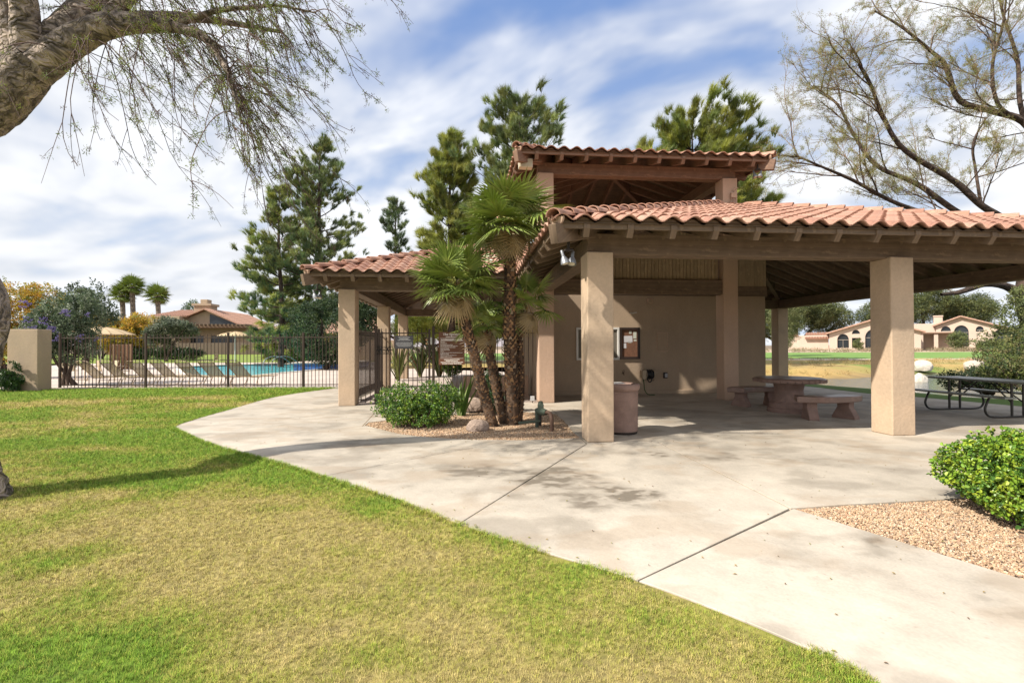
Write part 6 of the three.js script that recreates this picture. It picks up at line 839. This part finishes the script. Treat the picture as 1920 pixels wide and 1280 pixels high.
bushTree('rounded_pine', 'broad rounded tree behind the arched house roof', [[60, 7.6, 80, 6.0, 3.6, 4], [53.5, 6.2, 79, 4.4, 3.4, 4], [66, 6.5, 81, 4, 3.0, 4], [48, 4.5, 78, 3.2, 3.2, 3]], 7000, 0.72, far, 84, { gap: 0.35, ground: 0.5, trunk: 0.3, base: [58, 80], leaf: clumpB });
bushTree('rounded_pine', 'large rounded tree behind the chimney house', [[83, 8.6, 79, 6.5, 3.8, 4], [91, 7.6, 78, 5, 3.2, 4], [76, 6.4, 80, 4.5, 3.2, 4]], 6500, 0.74, far, 85, { gap: 0.35, ground: 0.5, trunk: 0.3, base: [84, 80], leaf: clumpB });
bushTree('willow_tree', 'weeping pale tree beside the rear ramada post', [[33.5, 4.6, 47, 1.7, 2.9, 1.6], [32.8, 2.6, 46.6, 1.2, 1.8, 1.2]], 2200, 0.3, [[0.19, 0.2, 0.07], [0.13, 0.15, 0.05], [0.25, 0.25, 0.1]], 86, { gap: 0.9, trunk: 0.12, leaf: clumpB });
bushTree('leafy_bush', 'yellow green bush at the arched window house', [[59.4, 1.5, 66.6, 1.1, 0.9, 0.8], [63.2, 1.6, 66.6, 1.2, 0.9, 0.8], [66.4, 1.5, 66, 1.0, 0.8, 0.8]], 1300, 0.3, oliveY, 87, { cat: 'bush', gap: 0.9, ground: 0.5 });
bushTree('leafy_bush', 'green desert shrubs before the chimney house', [[72.5, 2.0, 63.6, 1.7, 1.4, 1.2], [76.4, 1.3, 62.6, 2.0, 0.9, 1.2], [82.5, 1.8, 64, 1.6, 1.3, 1.0]], 2000, 0.32, oliveY, 88, { cat: 'bush', gap: 0.8, ground: 0.45 });
{ const r = rng(93), L = []; for (let i = 0; i < 5200; i++) { const u = mix(16, 70, r()), v = mix(25, 44, r()); if (inside(pondPoly, u, v) || fbm(u * 0.3, v * 0.8, 3) < 0.46) continue; const Z = Zc(u, v), d = distEdge(pondPoly, u, v), k = 0.7 + r() * 0.6; if (Z > 42 || d < 0.5) continue; const h = mix(-0.47, Z < 30 ? 0 : mix(0.02, 0.27, (Z - 30) / 16), sm(0, 2.4, d)); L.push({ p: V(u, h + 0.03, v), q: eul((r() - 0.5), r() * 6.28, (r() - 0.5)), s: 0.16 + r() * 0.2, c: (r() < 0.75 ? [0.44, 0.32, 0.12] : [0.22, 0.22, 0.06]).map((x) => x * k) }); } tag(scatter('bank_grass', clumpD, foliageMat, L), 'dry golden grass on the pond bank', 'grass'); }
{ const r = rng(90), L = []; for (let i = 0; i < 1500; i++) { const u = mix(40, 100, r()), v = mix(60.5, 66.5, r()) - u * 0.02, k = fbm(u * 0.25, v * 0.5, 3); if (k < 0.45) continue; L.push({ p: V(u, 0.55 + r() * 0.7 * (k - 0.3), v), q: eul((r() - 0.5), r() * 6.28, (r() - 0.5)), s: 0.5 + r() * 0.4, c: r() < 0.6 ? [0.42, 0.33, 0.21] : [0.24, 0.22, 0.11] }); } tag(scatter('dry_grasses', clumpD, foliageMat, L), 'pale dry desert grasses in front of the far houses', 'grasses'); }
bushTree('garden_tree', 'row of distant green trees left of the arched houses', [[30, 4.5, 88, 6, 3.5, 3], [40, 5, 88, 6, 4, 3], [12, 4.5, 90, 7, 3.4, 3], [22, 4.0, 90, 5, 3, 3]], 3600, 0.8, far, 91, { gap: 0.35, ground: 0.4, trunk: 0.3, base: [28, 88] });
bushTree('garden_tree', 'row of distant green trees beyond the garden wall', [[-20, 5, 92, 6, 3.0, 3], [-8, 5, 94, 7, 3.2, 3], [2, 4.6, 94, 6, 3, 3]], 3000, 0.8, far, 92, { gap: 0.35, ground: 0.4, trunk: 0.3, base: [-9, 93] });
{ const P = [], n = 60; for (let i = 0; i < n; i++) { const hgt = (k) => 40 + 60 * fbm(k * 0.16 + 3, 2, 4) * sm(0, 8, k) * sm(60, 50, k); const a = (k) => mix(-1400, 900, k / n); P.push(a(i), -5, -1400, a(i + 1), -5, -1400, a(i + 1), hgt(i + 1), -1500, a(i), -5, -1400, a(i + 1), hgt(i + 1), -1500, a(i), hgt(i), -1500); } const g = new THREE.BufferGeometry(); g.setAttribute('position', new THREE.Float32BufferAttribute(P, 3)); struct('hills', triUV(g, 0.01), plain(0.30, 0.27, 0.29), 'low distant desert hills beyond the houses'); }

renderer.render(scene, camera);
